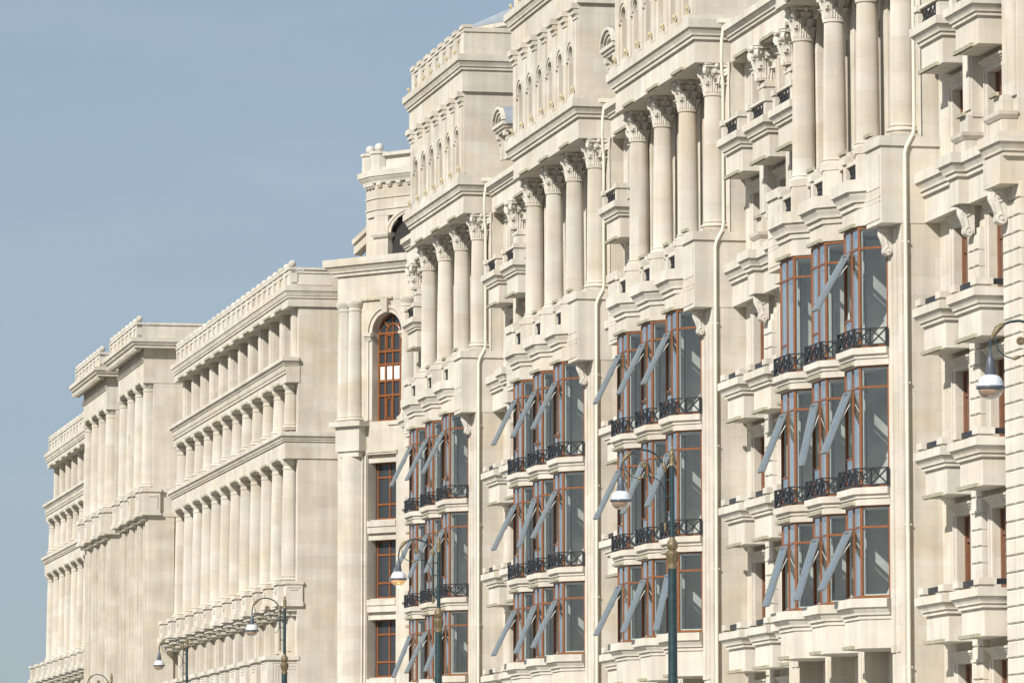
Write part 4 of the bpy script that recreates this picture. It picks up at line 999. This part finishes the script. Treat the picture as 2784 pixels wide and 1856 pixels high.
def wing(s0, ncol, near):
    c0 = s0 + 1.0; s1 = c0 + CP * (ncol - 1) + 0.9; tw = 1.95
    b = MB()
    b.box(s0, s1, -8, tw - 0.75, 0, 26.2); b.box(s0, s0 + 0.55, tw - 0.75, tw + 0.08, 0, 25.5); b.box(s1 - 0.5, s1, tw - 0.75, tw, 0, 25.5)
    for k in range(ncol):
        x = c0 + CP * k
        b.box(x - 0.62, x + 0.62, tw - 0.8, 2.10, 23.1, 25.5); b.box(x - 0.42, x + 0.42, 2.10, 2.16, 23.1, 25.5)
        if k < ncol - 1:
            m = x + CP / 2; b.box(m - 0.14, m + 0.14, tw - 0.8, tw - 0.25, 23.1, 25.5); b.box(m - 0.98, m + 0.98, tw - 0.8, tw - 0.45, 23.1, 23.55); b.box(m - 0.98, m + 0.98, tw - 0.8, tw - 0.4, 25.0, 25.5)
        b.box(x - 0.52, x + 0.52, tw - 0.75, tw + 0.25, 9.0, 12.4); b.box(x - 0.38, x - 0.06, tw + 0.25, tw + 0.35, 10.5, 12.3); b.box(x + 0.06, x + 0.38, tw + 0.25, tw + 0.35, 10.5, 12.3)
    put('wall', b.mesh('wall', M['stone']), CB)
    b = MB()
    for k in range(ncol - 1):
        m = c0 + CP * (k + 0.5)
        for sg in (-1, 1): b.box(m + sg * 0.2, m + sg * 0.9, tw - 0.745, tw - 0.70, 23.5, 25.1)
        b.box(m - 0.7, m + 0.7, tw - 0.745, tw - 0.70, 20.5, 21.9); b.box(m - 0.7, m + 0.7, tw - 0.745, tw - 0.70, 14.2, 18.2)
    put('window', b.mesh('window', M['cglass']), CB)
    tb = 0.1 if near else -1.0
    def slab(nm, z0, z1, zc, f, out, ret, dent=False, ext=0.0):
        b = MB(); b.box(s0 - ext - (0 if ret else 0.04), s1 + ext, tb if ret else 1.97, f, z0, z1)
        path = [(s1 + ext, 1.0), (s1 + ext, f), (s0 - ext, f), (s0 - ext, tb if ret else 2.03)]
        b.sweep(path, cornice(zc, z1, out))
        if dent:
            x = s0 + 0.1
            while x < s1: b.box(x, x + 0.16, f, f + 0.09, zc - 0.17, zc - 0.02); x += 0.32
            b.box(s0, s1, f, f + 0.05, zc - 0.32, zc - 0.24)
        o = put(nm, b.mesh(nm, M['stone']), CB); return o
    e1 = slab('cornice', 25.36, 26.25, 25.72, 2.50, 0.17, True, ext=0.12)
    e2 = slab('entablature', 22.07, 23.14, 22.78, 2.55, 0.20, False, True)
    e3 = slab('entablature', 18.77, 19.90, 19.50, 2.60, 0.20, True, ext=0.06)
    for k in range(ncol - 1):
        m = c0 + CP * (k + 0.5)
        for o, f, z in ((e1, 2.5, 25.37), (e2, 2.55, 22.08), (e3, 2.6, 18.78)): put('light_bar', ME['bar', 1.8], o, (m, f, z + 0.02))
    b = MB(); xs = parapet_on(b, s0 - 0.02, s1 + 0.02, 2.42, 26.2, 26.98, 1.6, near)
    b.box(s0 - 0.02, s0 + 0.4, 0.2 if near else -1.0, 1.82, 26.2, 26.93); b.box(s0 - 0.07, s0 - 0.02, 2.1, 2.4, 26.26, 26.93); b.box(s0 - 0.07, s0 - 0.02, 0.2, 0.55, 26.26, 26.93); b.box(s0 - 0.1, s0 - 0.051, 0.2, 2.47, 26.96, 27.06); b.box(s0 - 0.052, s0 + 0.4, 0.2, 1.81, 26.94, 27.065)
    b.box(s0 - 0.07, s0 - 0.02, 0.55, 2.35, 26.3, 26.42); b.box(s0 - 0.07, s0 - 0.02, 0.55, 2.35, 26.82, 26.9)
    pp = put('roof_parapet', b.mesh('roof_parapet', M['trim']), CB)
    for x in xs: put('ball_finial', ME['pball'], pp, (min(max(x, s0 + 0.1), s1 - 0.1), 2.30, 27.22))
    for k in range(ncol):
        x = c0 + CP * k
        put('column', ME['tall'], CB, (x, 2.2, 13.47)); put('column', ME['short'], CB, (x, 2.16, 20.06))
    # pedestal course under the tall columns, panelled and bracketed
    b = MB(); P0, P1 = s0 - 0.18, s1 + 3.6 if near else s1 + 7.5
    b.box(P0 + 0.1, P1, 1.80, 2.55, 12.55, 13.36); b.box(P0 + 0.05, P1, 1.76, 2.62, 13.34, 13.46); b.box(P0 + 0.05, P1, 1.78, 2.64, 12.40, 12.60)
    x = c0
    k = 0
    while x < P1 - 0.4:
        b.box(x - 0.62, x + 0.62, 2.0, 2.80, 12.62, 13.34); b.box(x - 0.68, x + 0.68, 1.9, 2.87, 13.34, 13.49); b.box(x - 0.72, x + 0.72, 2.0, 2.90, 12.42, 12.66)
        for q in (0.0, 0.09, 0.18): b.box(x - 0.40 + q, x + 0.40 - q, 2.80, 2.815 + q * 0.12, 13.16 - q, 13.20 - q)
        for q in (0.0, 0.08):
            m = x + CP / 2; b.box(m - 0.75 + q, m + 0.75 - q, 2.55, 2.58, 13.16 - q, 13.20 - q); b.box(m - 0.75 + q, m - 0.72 + q, 2.55, 2.58, 12.75, 13.16)
        b.box(x - 0.60, x + 0.60, 1.6, 2.74, 12.22, 12.42); b.box(x - 0.50, x + 0.50, 1.6, 2.55, 12.02, 12.22)
        x += CP; k += 1
    b.box(P0 + 0.2, P1, 1.5, 2.45, 12.2, 12.41); b.box(P0 + 0.35, P1, 1.5, 2.25, 12.0, 12.21)
    for q in (0.0, 0.1): b.box(P0 + 0.07, P0 + 0.11, 1.92 + q, 2.45 - q, 13.2 - q, 13.24 - q)
    if not near: b.box(s1 + 0.01, P1, -8.0, 1.85, 0.0, 12.5)
    pb = put('pedestal_course', b.mesh('pedestal_course', M['trim']), CB)
    for k in range(ncol): put('light_bar', ME['bar', 0.7], pb, (c0 + CP * k, 2.56, 12.03))
    # ground-storey pedestals
    b = MB()
    for k in range(ncol):
        x = c0 + CP * k; f = 3.3
        b.box(x - 0.95, x + 0.95, 2.0, f, 7.6, 10.1); b.box(x - 1.05, x + 1.05, 1.95, f + 0.1, 10.1, 10.28); b.box(x - 1.15, x + 1.15, 1.9, f + 0.2, 7.5, 8.9); b.box(x - 1.0, x + 1.0, 1.95, f + 0.06, 8.9, 9.1)
        for q in (0.0, 0.12, 0.24):
            b.box(x - 0.7 + q, x + 0.7 - q, f, f + 0.02, 9.95 - q, 9.99 - q); b.box(x - 0.97, x - 0.95, 1.7 + q, f - 0.2 - q, 9.95 - q, 9.99 - q); b.box(x - 0.97, x - 0.95, f - 0.24 - q, f - 0.2 - q, 9.1, 9.95 - q)
        b.box(x - 0.5, x + 0.5, 1.9, 2.5, 10.28, 10.45)
    b.box(s0, s1, 1.1, 3.0, 0.0, 7.6)
    put('plinth', b.mesh('plinth', M['trim']), CB)
    return s1
wing(82.0, 12, True)
wing(154.0, 8, False)
def pav(c, half, near_t):
    f = 3.6; s0, s1 = c - half, c + half
    b = MB(); b.box(s0, s1, -8, 2.85, 0, 27.5); b.box(s0, s0 + 0.6, 2.85, 3.1, 0, 25.7)
    xs = [c + k for k in (-4.9, -1.63, 1.63, 4.9)]
    for x in xs:
        b.box(x - 0.62, x + 0.62, 2.0, 3.35, 0, 18.9); b.box(x - 0.42, x - 0.2, 3.35, 3.45, 0, 18.9); b.box(x + 0.2, x + 0.42, 3.35, 3.45, 0, 18.9); b.box(x - 0.45, x + 0.45, 2.0, 3.0, 20.0, 25.7)
        b.box(x + 0.95, x + 1.2, 2.0, 3.05, 0, 18.9)
    put('wall', b.mesh('wall', M['stone']), CB)
    b = MB()
    for i in range(3): m = (xs[i] + xs[i + 1]) / 2; b.box(m - 0.75, m + 0.75, 2.85, 2.9, 20.6, 25.0)
    put('window', b.mesh('window', M['cglass']), CB)
    b = MB(); b.box(s0, s1, 2.852, f, 25.68, 27.5)
    x = s0 + 0.1
    while x < s1: b.box(x, x + 0.14, f, f + 0.07, 26.74, 26.86); x += 0.28
    b.box(s0, s1, f, f + 0.09, 26.86, 26.93); b.sweep([(s1, 1.7), (s1, f), (s0, f), (s0, 1.7)], [(-0.1, 25.66), (0.03, 25.66), (0.03, 25.82), (-0.1, 25.82)])
    b.sweep([(s1, 0.0), (s1, f), (s0, f), (s0, 0.0)], [(-0.5, 27.42), (0.55, 27.42), (0.55, 27.55), (0.62, 27.56), (0.70, 27.70), (0.74, 27.71), (0.74, 27.92), (-0.5, 27.95)])
    x = s0 - 0.3
    while x < s1 + 0.4: b.box(x, x + 0.2, f + 0.2, f + 0.62, 27.26, 27.425); x += 0.42
    en = put('entablature', b.mesh('entablature', M['stone']), CB)
    for i in range(3): put('light_bar', ME['bar', 1.8], en, ((xs[i] + xs[i + 1]) / 2, f, 25.72))
    b = MB(); ys = parapet_on(b, s0 - 0.35, s1 + 0.35, f + 0.42, 27.92, 28.62, 1.6, True)
    b.box(s0 - 0.35, s0 + 0.3, 0.0, f - 0.18, 27.92, 28.6); b.box(s0 - 0.42, s0 - 0.382, 0.0, f + 0.47, 28.60, 28.71); b.box(s0 - 0.383, s0 + 0.3, 0.0, f - 0.19, 28.6, 28.712)
    pp = put('roof_parapet', b.mesh('roof_parapet', M['trim']), CB)
    for y in ys: put('ball_finial', ME['pball'], pp, (min(max(y, s0 - 0.2), s1 + 0.2), f + 0.28, 28.90))
    for x in xs: put('column', ME['pcol'], CB, (x, 3.25, 20.30))
    b = MB(); b.box(s0 - 0.30, s1, 2.75, 3.62, 19.0, 20.1); b.box(s0 - 0.37, s1 + 0.1, 2.70, 3.70, 20.1, 20.28); b.box(s0 - 0.37, s1 + 0.1, 2.70, 3.70, 18.92, 19.02); b.box(s0 + 0.1, s1, 2.0, 3.5, 18.7, 18.95)
    for x in xs:
        b.box(x - 0.60, x + 0.60, 2.0, 3.85, 19.04, 20.08); b.box(x - 0.66, x + 0.66, 2.0, 3.92, 20.08, 20.30); b.box(x - 0.66, x + 0.66, 2.0, 3.92, 18.86, 19.06); b.box(x - 0.5, x + 0.5, 2.0, 3.7, 18.68, 18.88)
        b.box(x - 0.36, x + 0.36, 3.85, 3.875, 19.85, 19.92); b.box(x - 0.28, x + 0.28, 3.85, 3.87, 19.74, 19.8)
    for t0_, t1_ in ((2.8, 3.45),):
        b.box(s0 - 0.335, s0 - 0.30, t0_ + 0.1, t1_ - 0.1, 19.86, 19.92); b.box(s0 - 0.335, s0 - 0.30, t0_ + 0.08, t0_ + 0.14, 19.3, 19.92)
    put('pedestal_course', b.mesh('pedestal_course', M['trim']), CB)
pav(128.2, 5.4, 1.9); pav(144.2, 5.4, 1.9)
b = MB(); b.box(133.5, 139.0, -8, 1.2, 0, 26.5); b.box(118.0, 123.0, -8, 1.3, 0, 26.5); b.box(149.5, 154.1, -8, 1.2, 0, 26.5); put('linking_wall', b.mesh('linking_wall', M['stone']), CB)

# ------------------------------------------------------------------ street lamps
def arc(cx, cz, r, a0, a1, n=14, ry=None): return [(0, -(cx + r * math.cos(R(a0 + (a1 - a0) * i / n))), cz + (ry or r) * math.sin(R(a0 + (a1 - a0) * i / n))) for i in range(n + 1)]
# local frame: x right in the picture = towards the houses (-t); tubes are written with y = -x, z up, origin under the globe's band, at band height
def lamp_meshes():
    d = {}; PXO = 1.07                                       # pole is this far from the globe
    def P(x, z): return (0.0, -x, z)
    b = MB(); zb = -8.9
    b.lathe([(0.26, zb), (0.26, zb + 0.25), (0.20, zb + 0.32), (0.16, zb + 0.9), (0.12, zb + 1.0), (0.105, zb + 1.1), (0.092, -1.42)], 0, -PXO, 16)
    b.lathe([(0.05, -0.86), (0.046, 0.72)], 0, -PXO, 12)
    for z in (0.05, 0.52): b.lathe([(0.052, z), (0.052, z + 0.05)], 0, -PXO, 12)
    d['pole'] = b.mesh('pole', M['green'], 40)
    b = MB(); b.lathe([(0.092, -1.42), (0.105, -1.41), (0.105, -1.34), (0.085, -1.32), (0.095, -1.26), (0.125, -1.14), (0.135, -1.09), (0.13, -1.06), (0.075, -1.03), (0.085, -1.0), (0.11, -0.95), (0.115, -0.90), (0.09, -0.84), (0.06, -0.80), (0.055, -0.76)], 0, -PXO, 18)
    for i in range(10):
        a = i * math.pi / 5; b.tube([(0.095 * math.cos(a), -PXO + 0.095 * math.sin(a), -1.27), (0.132 * math.cos(a), -PXO + 0.132 * math.sin(a), -1.13)], 0.012, 5); b.tube([(0.10 * math.cos(a), -PXO + 0.10 * math.sin(a), -1.0), (0.095 * math.cos(a + .3), -PXO + 0.095 * math.sin(a + .3), -0.85)], 0.012, 5)
    d['collar'] = b.mesh('collar', M['gold'], 40)
    b = MB(); b.lathe([(0.046, 0.72), (0.058, 0.73), (0.055, 0.76), (0.045, 0.78), (0.05, 0.95), (0.045, 1.03), (0.03, 1.05), (0.035, 1.08), (0.03, 1.11), (0.012, 1.14)], 0, -PXO, 14)
    for i in range(5):
        for k in range(5): a = i * 1.2566 + k * 0.5; b.ball((0.05 * math.cos(a), -PXO + 0.05 * math.sin(a), 0.80 + 0.045 * k), 0.016, 6)
    d['finial'] = b.mesh('finial', M['gold'], 40)
    # arched arm: from lamp stem up, over and down to the hanging rod
    b = MB()
    key = [(0.0, 0.60), (0.005, 0.68), (0.03, 0.80), (0.10, 0.92), (0.19, 1.0), (0.32, 1.05), (0.46, 1.066), (0.60, 1.04), (0.72, 0.98), (0.82, 0.88), (0.875, 0.80), (0.912, 0.71)]
    b.tube([P(*k) for k in key], [0.019] * 3 + [0.021] * 6 + [0.019] * 3, 10)
    b.tube([P(0.922, 0.66), P(0.922, -0.46)], 0.020, 8)
    for z in (0.44, -0.30, 0.1): b.rod(P(0.922, z), P(1.05, z), 0.028)
    d['arm'] = b.mesh('arm', M['green'], 50)
    b = MB()
    s1 = [(0.085, 0.80), (0.095, 0.70), (0.13, 0.60), (0.20, 0.53), (0.28, 0.485), (0.36, 0.47)]
    b.tube([P(*k) for k in s1], 0.011, 8)
    b.tube([P(0.50 + 0.095 * math.cos(R(a)), 0.645 + 0.15 * math.sin(R(a))) for a in range(-80, 95, 14)], 0.010, 8)
    b.tube([P(*k) for k in ((0.44, 0.49), (0.52, 0.515), (0.62, 0.51), (0.72, 0.475), (0.82, 0.40), (0.885, 0.28), (0.90, 0.17), (0.885, 0.06), (0.83, -0.03), (0.75, -0.075))], 0.011, 8)
    d['scroll'] = b.mesh('scroll', M['green'], 50)
    b = MB()
    b.tube([P(0.02, 0.78), P(0.07, 0.86), P(0.12, 0.93), P(0.19, 0.99), P(0.225, 1.01)], [0.018, 0.04, 0.048, 0.042, 0.028], 9, 0, 0.5)
    b.tube([P(0.03, 0.84), P(0.10, 0.96), P(0.18, 1.02)], [0.012, 0.022, 0.012], 6)
    d['orn1'] = b.mesh('leaf_ornament', M['gold'], 50); b = MB()
    b.tube([P(0.90, 0.82), P(0.90, 0.74), P(0.925, 0.68), P(0.922, 0.60)], [0.02, 0.045, 0.05, 0.026], 9, 0, 0.5); b.tube([P(0.90, 0.80), P(0.83, 0.78)], [0.02, 0.006], 5)
    d['orn2'] = b.mesh('leaf_ornament', M['gold'], 50); b = MB()
    b.tube([P(0.34, 0.46), P(0.39, 0.47), P(0.45, 0.49), P(0.50, 0.505)], [0.012, 0.034, 0.028, 0.010], 8, 0, 0.5)
    d['orn3'] = b.mesh('leaf_ornament', M['gold'], 50); b = MB()
    b.lathe([(0.01, -0.035), (0.065, -0.03), (0.068, 0.0), (0.065, 0.03), (0.01, 0.035)], cx=0, cy=-0.485, n=16, axis='x', cz=0.745)
    for i in range(8): a = i * math.pi / 4; b.ball((0.03, -0.485 + 0.045 * math.cos(a), 0.745 + 0.045 * math.sin(a)), 0.018, 6); b.ball((-0.03, -0.485 + 0.045 * math.cos(a), 0.745 + 0.045 * math.sin(a)), 0.018, 6)
    d['ros'] = b.mesh('rosette', M['gold'], 50); b = MB()
    b.lathe([(0.02, -0.46), (0.028, -0.48), (0.022, -0.54), (0.03, -0.58), (0.02, -0.63), (0.004, -0.66)], 0, -0.922, 10)
    d['drop'] = b.mesh('drop_finial', M['gold'], 50)
    # hanging head
    b = MB(); b.lathe([(0.021, 0.62), (0.022, 0.56), (0.024, 0.50), (0.045, 0.49), (0.05, 0.48), (0.09, 0.205), (0.085, 0.195)], 0, 0, 20); d['neck'] = b.mesh('neck', M['lampgrey'], 40)
    b = MB(); b.lathe([(0.09, 0.205)] + [(0.09 + 0.115 * math.sin(R(a)) , 0.20 - 0.165 * (1 - math.cos(R(a)))) for a in (15, 30, 45, 60, 75, 90)] + [(0.212, 0.022)], 0, 0, 28); d['shade'] = b.mesh('shade', M['lampwhite'], 50)
    b = MB(); b.lathe([(0.19, 0.030), (0.226, 0.026), (0.228, -0.012), (0.20, -0.03), (0.19, -0.03)], 0, 0, 28); d['rim'] = b.mesh('rim', M['lampgrey'], 40)
    for nm, mt in (('bowl', M['bowl']), ('bowl_on', M['bowl_on'])):
        b = MB(); b.lathe([(0.198 * math.cos(R(a)), -0.02 - 0.165 * math.sin(R(a))) for a in (0, 12, 25, 38, 50, 62, 74, 86)], 0, 0, 28); d[nm] = b.mesh('bowl', mt, 60)
    b = MB(); b.ball((0, 0, -0.185), 0.035, 12); d['bulb'] = b.mesh('bulb', M['bulb'], 60)
    return d
LM = lamp_meshes()
GRP = 'arched street lamps along the kerb'
LAMPS = [(-60.72, 13.27, 'street lamp head cut off by the right edge, hanging in front of the rusticated pier', 0),
         (-34.02, 13.37, 'largest fully visible street lamp, tall green and gold post before the third bay window stack', 0),
         (-3.02, 12.60, 'street lamp with its amber bulb glowing, hanging before the narrowest glazed bays', 1),
         (28.89, 11.83, 'unlit street lamp in front of the near end of the colonnade pedestals', 0),
         (60.15, 10.82, 'unlit street lamp at the lower left before the plain wall beside the far columns', 0),
         (92.0, 9.9, 'farthest street lamp, only its curved arm top showing at the bottom left edge', 0)]
for s, t, lab, lit in LAMPS:
    w = ORG + DS * s + NT * t
    th = thing('street_lamp', lab, 'street lamp', (w.x, w.y, 0.1), ROT + R(-11.0), GRP)
    H = (0, 0, 8.9 if t != 9.9 else 7.75)
    if t == 9.9: H = (0, 0, 8.6)
    for k in ('pole', 'collar', 'finial', 'arm', 'scroll', 'orn1', 'orn2', 'orn3', 'ros', 'drop', 'neck', 'shade', 'rim'): put(LM[k].name.split('.')[0], LM[k], th, H)
    put('bowl', LM['bowl_on' if lit else 'bowl'], th, H)
    if lit: put('bulb', LM['bulb'], th, H)
